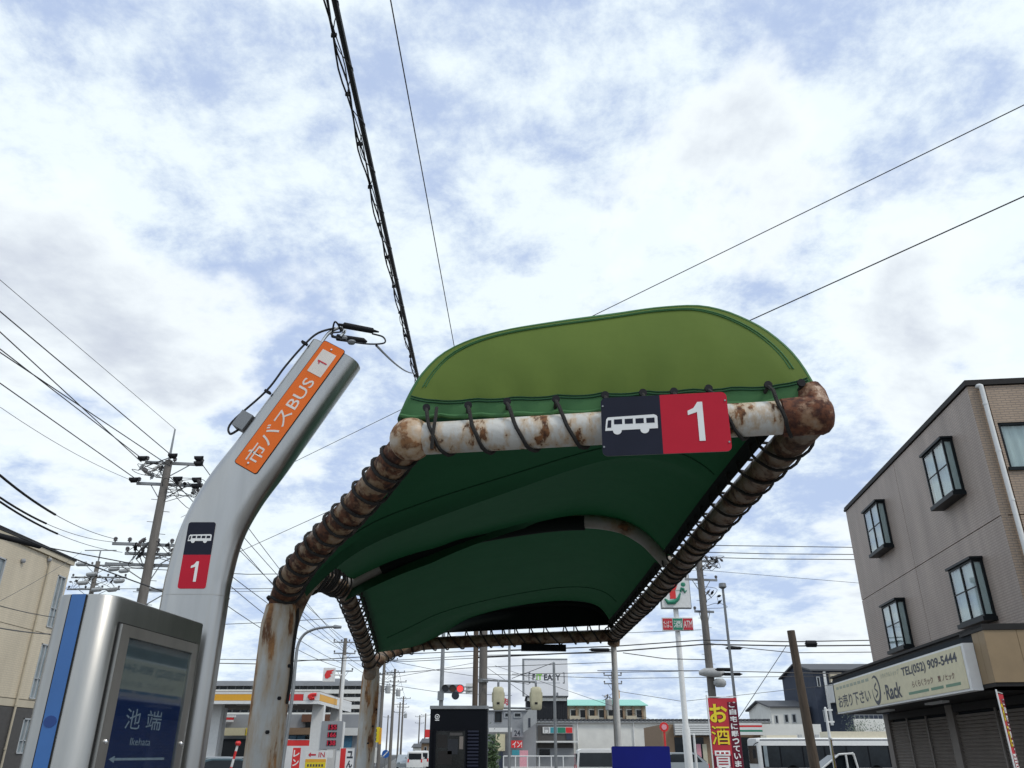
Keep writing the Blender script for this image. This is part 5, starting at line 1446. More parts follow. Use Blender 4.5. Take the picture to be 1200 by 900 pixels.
# mint roofed block
Ym = 125
X, Zf = fx(Ym, 835), fzz(Ym, 715)
mr = thing('mint_roof_block', 'cream apartment block with a mint green sheet roof behind the warehouse', 'building', (X(712), Ym + 5, 0))
MB().box(X(660), X(757), Ym, Ym + 10, 0, Zf(827)).build('wall', 'render_cream', mr)
MB().rings([[V((X(655), Ym - .8, Zf(827.5))), V((X(759), Ym - .8, Zf(827.5))), V((X(756), Ym + 5, Zf(818.5))), V((X(660), Ym + 5, Zf(818.5)))], [V((X(655), Ym - .8, Zf(826.6))), V((X(759), Ym - .8, Zf(826.6))), V((X(756), Ym + 5, Zf(817.5))), V((X(660), Ym + 5, Zf(817.5)))]]).build('roof', 'roof_mint', mr)
facade_windows(mr, Ym, [(668 + k*11, 676 + k*11, 831, 842) for k in range(8)], 'window_dark', 'render_white', .12)
for k in range(4): MB().box(X(667 + k*22), X(679 + k*22), Ym - .7, Ym - .1, Zf(844), Zf(839)).build('balcony', 'render_cream', mr)
for k in range(9): MB().box(X(664.5 + k*11) - .12, X(664.5 + k*11) + .12, Ym - .5, Ym - .001, Zf(845), Zf(828)).build('pier', 'tan_wall', mr)

# convenience store with striped fascia
Yv = 74
X, Zf = fx(Yv), fzz(Yv, 840)
cs = thing('convenience_store', 'low convenience store with a striped white, red and green fascia', 'shop', (X(830), Yv + 5, 0))
MB().box(X(776), X(960), Yv, Yv + 10, 0, Zf(849)).build('wall', 'tan_wall', cs)
MB().box(X(790), X(862), Yv - .6, Yv - .02, Zf(862), Zf(848)).build('fascia', 'transformer_grey', cs)
for k in range(5):
    MB().box(X(790), X(836), Yv - .68, Yv - .601, Zf(850.8 + k*2.6), Zf(849 + k*2.6)).build('fascia_rib', 'white_paint', cs)
for v0, v1, m in ((847.8, 850.2, 'white_paint'), (850.4, 852.4, 'red_bright'), (852.6, 855.6, 'white_paint'), (855.8, 857.8, 'green_print'), (858, 861.5, 'white_paint')):
    MB().box(X(856), X(891), Yv - .9, Yv - .605, Zf(v1), Zf(v0)).build('stripe', m, cs)
MB().box(X(891.5), X(960), Yv - .8, Yv - .02, Zf(866), Zf(849)).build('side_fascia', 'render_white', cs)
for u0, u1 in ((790, 806), (808, 824), (840, 858), (860, 878)):
    MB().box(X(u0), X(u1), Yv - .06, Yv - .001, .3, Zf(864)).build('window', 'window_dark', cs)
for u, m in ((815, 'pink_print'), (848, 'tan_wall'), (822, 'cream_paint')): MB().box(X(u), X(u+5), Yv - .09, Yv - .061, .8, Zf(872)).build('poster', m, cs)

# store mast sign
Yn = 45
X, Zf = fx(Yn, 700), fzz(Yn, 787)
sm = at_y(806, 880, Yn).x
ns = thing('store_sign', 'tall white store mast sign with green and red logo', 'sign', (sm, Yn, 0))
MB().tube([V((sm, Yn, 0)), V((sm, Yn, Zf(855))), V((sm, Yn, Zf(850))), V((sm, Yn, Zf(712)))], [.21, .21, .15, .14], 14).build('mast', 'white_paint', ns, True)
hw = .79; zc0, zc1 = Zf(713), Zf(675)
MB().box(sm - hw - .04, sm + hw + .04, Yn - .28, Yn - .001, zc0 - .04, zc1 + .04).build('sign_frame', 'galvanised', ns)
pn_ = MB().box(sm - hw, sm + hw, Yn - .31, Yn - .281, zc0, zc1).build('sign_panel', 'white_paint', ns)
sc_ = V((sm, Yn - .325, (zc0+zc1)/2)); 
MB().tube([sc_ + V((x, 0, z)) for x, z in ((-.62, -.42), (-.45, -.62), (-.12, -.60), (.12, -.42), (.26, -.12))], [.04, .12, .13, .09, .04], 8).build('logo_swoosh', 'green_print', pn_, True)
MB().box(sm - .32, sm + .0, Yn - .335, Yn - .311, sc_.z - .42, sc_.z + .02).build('logo_block', 'red_bright', pn_)
MB().prism([(-.32, .02), (0, .02), (.30, .72), (-.60, .72), (-.60, .48), (-.06, .48)], V((sm, Yn - .312, sc_.z)), (1, 0, 0), (0, 0, 1), (0, -.022, 0)).build('logo_block', 'red_bright', pn_)
MB().tube([sc_ + V((x, 0, z)) for x, z in ((.28, -.05), (.34, .14), (.46, .10), (.52, -.08), (.62, .04))], [.04, .08, .07, .06, .03], 8).build('logo_letter', 'green_print', pn_, True)
MB().ball(sc_ + V((.46, 0, .36)), .13, 10, (1, .2, 1)).ball(sc_ + V((.12, 0, .50)), .09, 8, (1, .2, 1)).build('logo_dot', 'green_print', pn_, True)
text('HOLDINGS', pn_, sc_ + V((.04, -.012, .03)), (1, 0, 0), (0, 0, 1), .9, .07, 'green_print')
za, zb = Zf(740), Zf(724.5)
lo_ = MB().box(sm - .86, sm + .82, Yn - .26, Yn - .16, za, zb).build('lower_panel', 'white_paint', ns)
w3 = 1.60 / 3
for k, (tx, m) in enumerate((('たばこ', 'banner_red'), ('酒', 'green_print'), ('ATM', 'banner_red'))):
    c = V((sm - .82 + w3*(k+.5) + .02*k - .01, Yn - .275, (za+zb)/2))
    f = MB().box(c.x - w3/2 + .005, c.x + w3/2 - .005, Yn - .272, Yn - .261, za + .05, zb - .05).build('lower_field', m, lo_)
    text(tx, f, c, (1, 0, 0), (0, 0, 1), w3*.84, (zb-za)*.52, 'white_print', bold=.0)

# round red parking sign near the store
Yq = 50
q = at_y(778, 852, Yq)
rsn = thing('round_sign', 'small round red sign on a post before the store', 'sign', (q.x, Yq, 0))
MB().tube([V((q.x, Yq, 0)), V((q.x, Yq, q.z))], .06, 8).build('post', 'red_bright', rsn, True)
MB().tube([V((q.x, Yq - .08, q.z)), V((q.x, Yq - .03, q.z))], .26, 20).build('disc', 'red_bright', rsn, True)
MB().tube([V((q.x, Yq - .1, q.z)), V((q.x, Yq - .081, q.z))], .15, 16).build('disc_centre', 'pink_print', rsn, True)
plain_post('steel_post', 'short white post beside the store mast sign', 813, 861, 42, .07, 'white_paint')

# ================================================================== HOUSES ON THE RIGHT
def gable_house(label, u0, u1, v_eave, v_ridge, Y, depth, wall, roof, wins, gm='window_dark', side='left', cat='house'):
    X, Zf = fx(Y, v_eave), fzz(Y, (u0+u1)/2)
    x0, x1 = X(u0), X(u1); ze, zr_ = Zf(v_eave), Zf(v_ridge)
    h = thing('house', label, cat, ((x0+x1)/2, Y + depth/2, 0))
    MB().box(x0, x1, Y, Y + depth, 0, ze).build('wall', wall, h)
    ym = Y + depth/2
    MB().face([(x0, Y, ze), (x0, Y + depth, ze), (x0, ym, zr_)]).face([(x1, Y + depth, ze), (x1, Y, ze), (x1, ym, zr_)]).build('gable_wall', wall, h)
    e = .35
    for ya, yb in ((Y - e, ym), (Y + depth + e, ym)):
        zl = ze - (zr_-ze)*e/(depth/2)
        MB().rings([[V((x0 - e, ya, zl + d)), V((x1 + e, ya, zl + d)), V((x1 + e, yb, zr_ + d)), V((x0 - e, yb, zr_ + d))] for d in (.02, .18)]).build('roof_slope', roof, h)
    facade_windows(h, Y, wins, gm)
    return h
YN = 94
nh = gable_house('navy clad house with grey roof and white corner trim beyond the bus', 952, 1042, 786, 774, YN, 11, 'siding_navy', 'roof_grey', [(957, 961, 793, 805), (965, 972, 832, 846)])
X, Zf = fx(YN, 800), fzz(YN, 985)
MB().box(X(965.5), X(968.5), YN - .2, YN - .01, Zf(850), Zf(787)).build('corner_trim', 'white_paint', nh)
MB().box(X(972), X(1000), YN - .6, YN - .01, Zf(800), Zf(789)).build('soffit', 'render_cream', nh)
MB().box(X(968.5), X(1000), YN - 2.1, YN - .02, Zf(824), Zf(803)).build('balcony', 'white_paint', nh)
MB().tube([V((X(966), YN - 2.1, Zf(801))), V((X(1000), YN - 2.1, Zf(801)))], .05, 6).build('balcony_rail', 'white_paint', nh, True)
gw_ = MB().box(X(968), X(1042), YN - 6, YN - 5.85, 0, Zf(845)).build('garden_wall', 'render_white', nh)
for k in range(15): MB().box(X(970 + k*5), X(970 + k*5) + .05, YN - 5.95, YN - 5.9, Zf(845), Zf(841)).build('fence_post', 'galvanised', gw_)
MB().box(X(970), X(1042), YN - 5.96, YN - 5.9, Zf(841), Zf(840.3)).build('fence_rail', 'galvanised', gw_)
wh2 = gable_house('pale grey house with three narrow windows seen past the leaning pole', 903, 944, 829, 820, 96, 9, 'render_white', 'roof_grey', [(908, 912, 838, 848), (919, 924, 837, 847), (928, 933, 836.5, 847)])
pl_, pb_, pz_ = plain_post('service_mast', 'white service mast standing in front of the navy house', 967, 830, 55, .10, 'white_paint', 'mast')
for dz in (.1, .8): MB().obox((.2, 0, pz_ - dz), (.25, 0, 0), (0, .03, 0), (0, 0, .05)).build('bracket', 'white_paint', pl_, False, True)

# shrubs: many small leaves round a few stems
def shrub(label, c, w_, h_, n, seed, m='leaf_green', group=None):
    r_ = random.Random(seed)
    o = thing('shrub', label, 'shrub', tuple(c), group)
    st_ = MB(); lf = MB()
    tips = []
    for k in range(7):
        a = r_.uniform(0, 6.28); t = V((math.cos(a)*w_*.35*r_.random(), math.sin(a)*w_*.35*r_.random(), h_*r_.uniform(.6, .95)))
        st_.tube([V((0, 0, 0)), t*.5 + V((0, 0, .1)), t], [.03, .02, .008], 5); tips.append(t)
    for k in range(n):
        t = r_.choice(tips)*r_.uniform(.45, 1.05) + V((r_.gauss(0, w_*.16), r_.gauss(0, w_*.16), r_.gauss(0, h_*.09)))
        a = V((r_.uniform(-1, 1), r_.uniform(-1, 1), r_.uniform(-.6, .6))).normalized()*r_.uniform(.05, .10); b = a.orthogonal()*.5
        lf.face([t - a, t + b, t + a, t - b])
    st_.build('stems', 'bark', o, False, True); lf.build('foliage', m, o, False, True)
    return o
p_ = at_y(1004, 841, 86); shrub('pale green shrub behind the bus roof below the navy house', (p_.x, 86, 0), 3.6, p_.z, 1500, 5, 'leaf_dull')
p_ = at_y(1024, 844, 86); shrub('small dull green shrub against the white garden wall', (p_.x, 86, 0), 2.0, p_.z, 700, 6, 'leaf_dull')
p_ = at_y(576, 862, 40); shrub('narrow leafy shrub beside the black cabinet', (p_.x, 40, 0), .9, p_.z, 700, 8, 'leaf_green')

# ================================================================== BUS
Yb2 = 60
X, Zf = fx(Yb2, 875), fzz(Yb2, 960)
bus_x0, bus_x1 = X(887), X(887) + 10.6
zr_ = Zf(864.5)
bs = thing('city_bus', 'white city bus with dark windows and a cream roof pod', 'bus', ((bus_x0+bus_x1)/2, Yb2 + 1.2, 0))
bl_, bd = bus_x1 - bus_x0, 2.45
prof = rrect(bd, zr_ - .35, .22, 5)
MB().rings([[V((x, Yb2 + bd/2 + a*k, (zr_+.35)/2 + b*k)) for a, b in prof] for x, k in ((bus_x0 + .02, .95), (bus_x0 + .12, .99), (bus_x0 + .3, 1), (bus_x1 - .2, 1), (bus_x1, .96))]).build('body', 'white_paint', bs, True)
MB().box(bus_x0 + .25, bus_x1 - .2, Yb2 - .012, Yb2 - .002, Zf(867.6), Zf(866.4)).build('navy_stripe', 'siding_navy', bs)
zw1, zw0 = Zf(874.5), 0.85
pil_x = [bus_x0 + .35, bus_x0 + 1.55, bus_x0 + 3.1, bus_x0 + 4.6, bus_x0 + 6.1, bus_x0 + 7.6, bus_x0 + 9.0, bus_x1 - .4]
MB().box(bus_x0 + .3, bus_x1 - .3, Yb2 - .010, Yb2 - .003, zw0 - .05, zw1 + .04).build('window_band', 'cabinet_black', bs)
for a, b in zip(pil_x, pil_x[1:]):
    w__ = MB().box(a + .05, b - .05, Yb2 - .020, Yb2 - .0105, zw0, zw1).build('window', 'window_dark', bs)
MB().prism([(0, 0), (0, 1.25), (.1, 1.3), (1.0, 1.3), (1.0, 0)], V((bus_x0 + .42, Yb2 - .022, zw0 + .02)), (.25, 0, 0), (0, 0, 1), (0, -.006, 0)).build('quarter_light', 'window_pale', bs)
ws_ = MB().box(bus_x0 - .012, bus_x0 + .019, Yb2 + .2, Yb2 + bd - .2, 1.05, zw1 + .05).build('windscreen', 'window_dark', bs)
MB().box(bus_x0 + 5.2, bus_x1 - .6, Yb2 + .35, Yb2 + bd - .35, zr_ + .002, Zf(857)).build('roof_pod', 'cream_roof', bs)
MB().box(bus_x0 + .9, bus_x0 + 3.0, Yb2 + .5, Yb2 + bd - .5, zr_ + .002, Zf(861.5)).build('roof_pod', 'cream_roof', bs)
for k in range(3): MB().box(bus_x0 + 3.3 + k*.6, bus_x0 + 3.5 + k*.6, Yb2 + .9, Yb2 + 1.2, zr_ + .001, Zf(860.5)).build('roof_vent', 'transformer_grey', bs)
for x in (bus_x0 + 2.3, bus_x1 - 2.6):
    for y in (Yb2 + .12, Yb2 + bd - .12):
        wl_ = MB().tube([V((x, y - .14, .48)), V((x, y + .14, .48))], .48, 20).build('wheel', 'tyre', bs, True)
        MB().tube([V((x, y - .15, .48)), V((x, y - .141, .48))], .27, 16).build('rim', 'galvanised', wl_, True)
mrr = MB().tube(smooth_path([V((bus_x0 + .1, Yb2 - .05, zw1 + .25)), V((bus_x0 - .25, Yb2 - .25, zw1 + .1)), V((bus_x0 - .3, Yb2 - .3, zw1 - .2))], 4), .03, 6).build('mirror_arm', 'black_rubber', bs, True)
MB().box(bus_x0 - .40, bus_x0 - .22, Yb2 - .36, Yb2 - .24, zw1 - .75, zw1 - .2).build('mirror', 'black_rubber', mrr)

# ================================================================== CARS AND VANS
def car(name, label, x, y, rz, m, Ln=4.3, W=1.7, H=1.5, van=False, group=None):
    o = thing(name, label, 'van' if van else 'car', (x, y, 0), group, rz)
    if van:
        p = [(-.5, .18), (-.5, .50), (-.47, .96), (-.42, 1.0), (.30, 1.0), (.36, .97), (.47, .58), (.5, .45), (.5, .18)]
        g_ = [(-.46, .56), (-.44, .90), (.29, .90), (.41, .56)]
    else:
        p = [(-.5, .22), (-.49, .56), (-.46, .66), (-.33, .93), (-.26, 1.0), (.06, 1.0), (.13, .96), (.27, .66), (.46, .56), (.5, .45), (.5, .22)]
        g_ = [(-.40, .66), (-.31, .90), (-.25, .94), (.05, .94), (.11, .90), (.22, .66)]
    def tum(b): return 1.0 if b < .55 else 1 - .13*(b-.55)/.45
    rg_ = []
    for yy, k in ((-W/2, .93), (-W/2 + .08, 1), (W/2 - .08, 1), (W/2, .93)):
        rg_.append([V((a*Ln*(.985 if k < 1 else 1), yy*tum(b), (b if b < .3 else .3 + (b-.3)*(.985 if k < 1 else 1))*H)) for a, b in p])
    MB().rings(rg_).build('body', m, o, True, True)
    for s_ in (-1, 1):
        MB().rings([[V((a*Ln, s_*(W/2*tum(b) + d_), b*H)) for a, b in g_][::s_] for d_ in (-.01, .012)]).build('side_window', 'window_dark', o, False, True)
    b0_, b1_ = g_[-1], g_[-2]
    MB().obox(V(((b0_[0] + b1_[0])/2*Ln + .09, 0, (b0_[1]+b1_[1])/2*H + .04)), V(((b1_[0]-b0_[0])/2*Ln, 0, (b1_[1]-b0_[1])/2*H)), (0, W*.40, 0), (.008, 0, .008)).build('windscreen', 'window_dark', o, False, True)
    if van: MB().box(-Ln*.5 - .006, -Ln*.5 + .05, -W*.38, W*.38, H*.58, H*.88).build('rear_window', 'window_dark', o, False, True)
    else: MB().obox(V((-.40*Ln, 0, .80*H)), V((.066*Ln, 0, .13*H)), (0, W*.40, 0), (-.01, 0, .01)).build('rear_window', 'window_dark', o, False, True)
    for a in (-.31, .32):
        for s_ in (-1, 1):
            w_ = MB().tube([V((a*Ln, s_*W*.36, .31)), V((a*Ln, s_*W*.50, .31))], .31, 16).build('wheel', 'tyre', o, True, True)
            MB().tube([V((a*Ln, s_*W*.50, .31)), V((a*Ln, s_*W*.505, .31))], .19, 12).build('rim', 'galvanised', w_, True, True)
    for s_ in (-1, 1):
        MB().box(Ln*.475, Ln*.502, s_*W*.36 - .14, s_*W*.36 + .14, H*.42, H*.52).build('headlight', 'window_pale', o, False, True)
        MB().box(-Ln*.505, -Ln*.48, s_*W*.40 - .07, s_*W*.40 + .07, H*.44, H*.60).build('tail_light', 'red_bright', o, False, True)
        MB().box(Ln*.16, Ln*.20, s_*(W*.56) - .08, s_*(W*.56) + .08, H*.60, H*.70).build('wing_mirror', m, o, False, True)
    return o
def carpos(u, Y): return at_y(u, 890, Y).x
car('parked_car', 'dark teal car parked by the filling station', carpos(254, 44), 44, R(200), 'car_teal', H=1.46)
car('parked_car', 'silver car parked behind the dark teal car', carpos(262, 49), 49, R(15), 'car_silver', H=1.52)
car('parked_car', 'grey car parked beside the red and white barrier pole', carpos(277, 56), 56, R(190), 'transformer_grey', H=1.5)
car('parked_van', 'white van with its dark rear window towards the shelter, on the street', carpos(486, 95), 95, R(97), 'white_paint', 4.2, 1.75, 1.95, True)
car('parked_van', 'white van parked just behind the van on the street', carpos(493.5, 102), 102, R(97), 'white_paint', 4.4, 1.75, 2.0, True)
car('parked_car', 'silver car in front of the white vans on the street', carpos(474, 98), 98, R(277), 'car_silver', 4.2, 1.7, 1.6)
car('parked_van', 'white van parked in front of the warehouse behind the shelter prop post', carpos(712, 46), 46, R(0), 'white_paint', 3.4, 1.5, 1.9, True)
car('parked_car', 'silver car parked behind the blue panel at the store', carpos(790, 60), 60, R(180), 'car_silver', 4.4, 1.75, 1.75)
# white truck cab frame by the bus
Yt = 40
X, Zf = fx(Yt, 890), fzz(Yt, 985)
tk = thing('white_truck', 'white light truck with a pipe rack beside the bus', 'truck', (X(985), Yt + .8, 0))
MB().box(X(962), X(1016), Yt, Yt + 1.6, .45, 1.05).build('body', 'white_paint', tk)
MB().prism([(X(962), 1.05), (X(985), Zf(885)), (X(1001), Zf(884)), (X(1006), 1.05)], V((0, Yt + .05, 0)), (1, 0, 0), (0, 0, 1), (0, 1.5, 0)).build('cab_glass', 'window_dark', tk)
for a, b in (((962, 902), (983, 884)), ((983, 884), (1000, 883)), ((1000, 883), (1006, 902)), ((991, 884), (994, 902)), ((998, 882), (1001, 886))):
    pa, pb3 = at_y(*a, Yt - .02), at_y(*b, Yt - .02)
    MB().tube([pa, pb3], .045, 6).build('frame_tube', 'white_paint', tk, True)
for u in (968, 1006):
    MB().tube([V((X(u), Yt - .02, .32)), V((X(u), Yt + .2, .32))], .32, 16).tube([V((X(u), Yt + 1.4, .32)), V((X(u), Yt + 1.62, .32))], .32, 16).build('wheel_pair', 'tyre', tk, True)

# ================================================================== BANNERS
def banner(label, ut, vt, Y, w_, h_, rz, fields, group=None, base_z=0.0, lean=0.0):
    """advertising flag: pole, top bar and printed cloth; fields drawn by a function in local x (0..w), z (0..-h)"""
    p = at_y(ut, vt, Y)
    o = thing('banner_flag', label, 'banner', (p.x, Y, base_z), group, rz)
    H = p.z - base_z
    MB().tube([V((-lean*H*0, 0, 0)), V((0, 0, H + .06))], .014, 8).build('pole', 'white_paint', o, True, True)
    MB().tube([V((0, 0, H + .02)), V((w_ + .02, 0, H + .02))], .008, 6).build('top_bar', 'white_paint', o, True, True)
    MB().tube([V((0, 0, 0)), V((0, 0, .12))], [.16, .13], 12).build('weight', 'render_grey', o, True, True)
    fields(o, w_, h_, H)
    return o
def cloth_panel(o, x0, x1, z0, z1, m, name='cloth', d=0.0, amp=.012):
    rows_ = []
    n = 10
    for i in range(n + 1):
        z = z0 + (z1-z0)*i/n
        rows_.append([V((x, -.002 - d + amp*math.sin(x*7 + z*2.2), z)) for x in [x0 + (x1-x0)*j/8 for j in range(9)]])
    return MB().grid(rows_).build(name, m, o, True, True)
def ltext(o, body, cx, cz, w_, h_, m, d=.004, bold=.02, rot=False):
    t_ = text(body, None, (0, 0, 0), (1, 0, 0), (0, 1, 0), w_, h_, m, bold=bold)
    for q in t_.data.vertices:
        x, y = cx + q.co.x, cz + q.co.y
        q.co = V((x, -.002 - d + .012*math.sin(x*7 + y*2.2), y))
    t_.parent = o
def sake(o, w_, h_, H):
    cloth_panel(o, .02, w_*.58, H - h_, H, 'banner_red'); cloth_panel(o, w_*.58, w_, H - h_, H, 'banner_red')
    cloth_panel(o, .02, w_*.64, H - h_, H - h_*.60, 'banner_maroon', 'print', .002)
    cloth_panel(o, w_*.67, w_, H - h_, H - .08, 'banner_maroon', 'print', .0015)
    for body, k, m in (('お', .165, 'yellow_print'), ('酒', .40, 'yellow_print'), ('買', .66, 'white_print'), ('い', .86, 'white_print')):
        ltext(o, body, w_*.345, H - h_*k, w_*.60, h_*.20, 'trim_dark' if m == 'yellow_print' else 'banner_red', .005, .055 if body in 'おい' else .03)
        ltext(o, body, w_*.345, H - h_*k, w_*.60, h_*.20, m, .008, .03 if body in 'おい' else .006)
    for k, ch in enumerate('ご自宅に眠っていませんか'):
        ltext(o, ch, w_*.83, H - .13 - k*h_*.078, w_*.22, h_*.062, 'white_print', .005, .03)
banner('red banner with large yellow lettering beside the weathered utility pole', 828, 818, 18, .62, 1.8, R(-4), sake)
banner('red and yellow banner standing in front of the shutters', 1168, 812, 15.5, .60, 1.8, R(52), sake)
def pale_flag(o, w_, h_, H):
    cloth_panel(o, .02, w_*.5, H - h_, H, 'yellow_print'); cloth_panel(o, w_*.5, w_, H - h_, H, 'pink_print')
    for k in range(4): ltext(o, 'お酒買取'[k], w_*.72, H - .25 - k*.38, w_*.4, .3, 'white_print', .004, .03)
banner('narrow yellow and pink banner beside the leaning brown pole', 972, 866, 26, .45, 1.7, R(60), pale_flag)
def white_flag(o, w_, h_, H):
    cloth_panel(o, .02, w_, H - h_, H, 'banner_white'); cloth_panel(o, .02, w_, H - .22, H, 'red_bright', 'print', .003)
    cloth_panel(o, w_*.32, w_*.66, H - h_, H - .3, 'red_bright', 'print', .003)
    for k in range(4): ltext(o, 'レンタカ'[k], w_*.49, H - .52 - k*.36, w_*.26, .27, 'white_print', .006, .03)
def white_flag2(o, w_, h_, H):
    cloth_panel(o, .02, w_, H - h_, H, 'banner_white'); cloth_panel(o, .02, w_, H - .22, H, 'red_bright', 'print', .003)
banner('white banner with red top band next to the near shelter post', 312.5, 867, 38, 1.0, 2.0, 0, white_flag2)
banner('white banner with a red centre strip by the filling station sign', 336, 867.5, 38, 1.0, 2.0, 0, white_flag)
def bw_flag(o, w_, h_, H):
    cloth_panel(o, .02, w_*.4, H - h_, H, 'red_bright'); cloth_panel(o, w_*.4, w_, H - h_, H, 'banner_white')
    for k, ch in enumerate('ユん'): ltext(o, ch, w_*.7, H - .3 - k*.45, w_*.42, .36, 'sign_ink', .005, .05)
banner('small red and white banner with black lettering by the far shelter post', 399, 877, 46, .75, 1.8, 0, bw_flag)

# entrance sign of the filling station
Yin = 34
X, Zf = fx(Yin, 885), fzz(Yin, 370)
en = thing('entrance_sign', 'white and yellow entrance sign with a red arrow reading IN', 'sign', (X(371), Yin, 0))
bd_ = MB().box(X(358), X(383), Yin, Yin + .08, .2, Zf(880)).build('board', 'white_paint', en)
MB().box(X(358.5), X(382.5), Yin - .008, Yin - .001, Zf(893), Zf(889.5)).build('orange_band', 'amber_print', bd_)
yb_ = MB().box(X(358.5), X(382.5), Yin - .008, Yin - .001, .25, Zf(893.2)).build('yellow_field', 'yellow_print', bd_)
for k in range(6): MB().box(X(361) + k*.11, X(361) + k*.11 + .07, Yin - .011, Yin - .0085, Zf(898.5), Zf(895.5)).build('print_mark', 'base_dark', yb_)
text('IN', bd_, V((X(377), Yin - .006, Zf(884.5))), (1, 0, 0), (0, 0, 1), .24, .18, 'red_mark', bold=.01)
MB().prism([(-.16, 0), (-.06, .09), (-.06, .03), (.14, .03), (.14, -.03), (-.06, -.03), (-.06, -.09)], V((X(366), Yin - .006, Zf(884.5))), (1, 0, 0), (0, 0, 1), (0, -.003, 0)).build('arrow', 'red_mark', bd_)
# round prohibition sign
Yo = 30
q = at_y(323, 850, Yo)
pr = thing('road_sign', 'round white road sign with a red ring behind the near shelter post', 'road sign', (q.x, Yo, 0))
MB().tube([V((q.x, Yo, 0)), V((q.x, Yo, q.z + .3))], .03, 8).build('post', 'galvanised', pr, True)
MB().tube([V((q.x, Yo - .06, q.z)), V((q.x, Yo - .04, q.z))], .32, 24).build('disc', 'white_paint', pr, True)
MB().tube([V((q.x + .27*math.cos(R(a)), Yo - .065, q.z + .27*math.sin(R(a)))) for a in range(0, 361, 12)], .045, 6).build('ring', 'red_bright', pr, True)
MB().obox(V((q.x, Yo - .064, q.z)), (.15, 0, 0), (0, .003, 0), (0, 0, .06)).build('symbol', 'sign_ink', pr)
# blue direction sign, yellow sign, cream sign down the street
Yd = 78
X, Zf = fx(Yd, 880), fzz(Yd, 440)
ys_ = thing('yellow_sign', 'tall yellow shop sign with dark characters beyond the far shelter post', 'sign', (X(437), Yd, 0))
yf_ = MB().box(X(431), X(443), Yd, Yd + .3, Zf(870), Zf(852)).build('panel', 'yellow_print', ys_)
MB().box(X(443), X(445.5), Yd + .01, Yd + .29, Zf(872), Zf(853)).build('side_panel', 'amber_print', ys_)
MB().tube([V((X(438), Yd + .15, 0)), V((X(438), Yd + .15, Zf(870)))], .1, 8).build('post', 'grey_steel', ys_, True)
for k in range(3): MB().box(X(436), X(440), Yd - .012, Yd - .001, Zf(858 + k*5), Zf(854.5 + k*5)).build('print_mark', 'sign_ink', yf_)
X, Zf = fx(70, 885), fzz(70, 434)
wn_ = thing('cream_sign', 'blank cream sign board below the tall yellow sign', 'sign', (X(435), 70, 0))
MB().box(X(428), X(441), 70, 70.2, Zf(894), Zf(876)).build('panel', 'render_white', wn_)
for k in range(3): MB().box(X(431), X(438), 69.97, 69.999, Zf(880.6 + k*4), Zf(880 + k*4)).build('print_line', 'trim_dark', wn_)
MB().box(X(429), X(430.5), 70.02, 70.15, 0, Zf(894)).box(X(438), X(439.5), 70.02, 70.15, 0, Zf(894)).build('legs', 'grey_steel', wn_)
q = at_y(452, 883.5, 80)
bs_ = thing('road_sign', 'round blue road sign with a white stroke beside the street', 'road sign', (q.x, 80, 0))
MB().tube([V((q.x, 80, 0)), V((q.x, 80, q.z))], .05, 8).build('post', 'galvanised', bs_, True)
MB().tube([V((q.x, 79.9, q.z)), V((q.x, 79.95, q.z))], .34, 20).build('disc', 'blue_sign', bs_, True)
MB().obox(V((q.x, 79.89, q.z)), (.2, 0, .2), (0, .004, 0), (-.03, 0, .03)).build('stroke', 'white_print', bs_)
# red and white barrier pole by the cars
qa, qb = at_y(268, 902, 36), at_y(279, 871, 36)
br_ = thing('barrier_pole', 'red and white striped barrier pole leaning by the parked cars', 'barrier', (qa.x, 36, 0))
nseg = 7; base_ = V((qa.x - .1, 36, 0))
for k in range(nseg):
    MB().tube([base_.lerp(qb, k/nseg), base_.lerp(qb, (k+1)/nseg)], .05, 8).build('stripe_segment', 'red_bright' if k % 2 else 'white_paint', br_, True)
MB().ball(qb, .12, 8).build('knob', 'red_bright', br_, True)

# ================================================================== FAR STREET
for k, (u0, u1, ve, vr, Y, wl_, rf, lab) in enumerate((
    (505, 560, 866, 861, 150, 'render_cream', 'roof_grey', 'far cream house with grey roof left of the black cabinet'),
    (494, 508, 871, 866, 165, 'tan_wall', 'roof_grey', 'far tan house at the end of the street'),
    (512, 545, 858, 853, 190, 'render_grey', 'roof_grey', 'far grey upper storey behind the cream house'),
    (484, 495, 876, 872, 210, 'render_white', 'roof_grey', 'far white house at the end of the street'),
    (414, 432, 848, 838, 150, 'render_cream', 'roof_grey', 'cream house behind the far shelter post'))):
    wl2 = [(u0 + (u1-u0)*.2, u0 + (u1-u0)*.45, ve + 4, ve + 9), (u0 + (u1-u0)*.6, u0 + (u1-u0)*.85, ve + 4, ve + 9)]
    gable_house(lab, u0, u1, ve, vr, Y, 9, wl_, rf, wl2)
q = at_y(500.5, 860, 130)
rg2 = thing('red_sign', 'small red projecting sign over the far street', 'sign', (q.x, 130, 0))
MB().box(q.x - .35, q.x + .6, 130, 130.2, q.z - .5, q.z + .6).build('panel', 'red_bright', rg2)
MB().tube([V((q.x + .55, 130.1, 0)), V((q.x + .55, 130.1, q.z))], .07, 8).build('post', 'grey_steel', rg2, True)
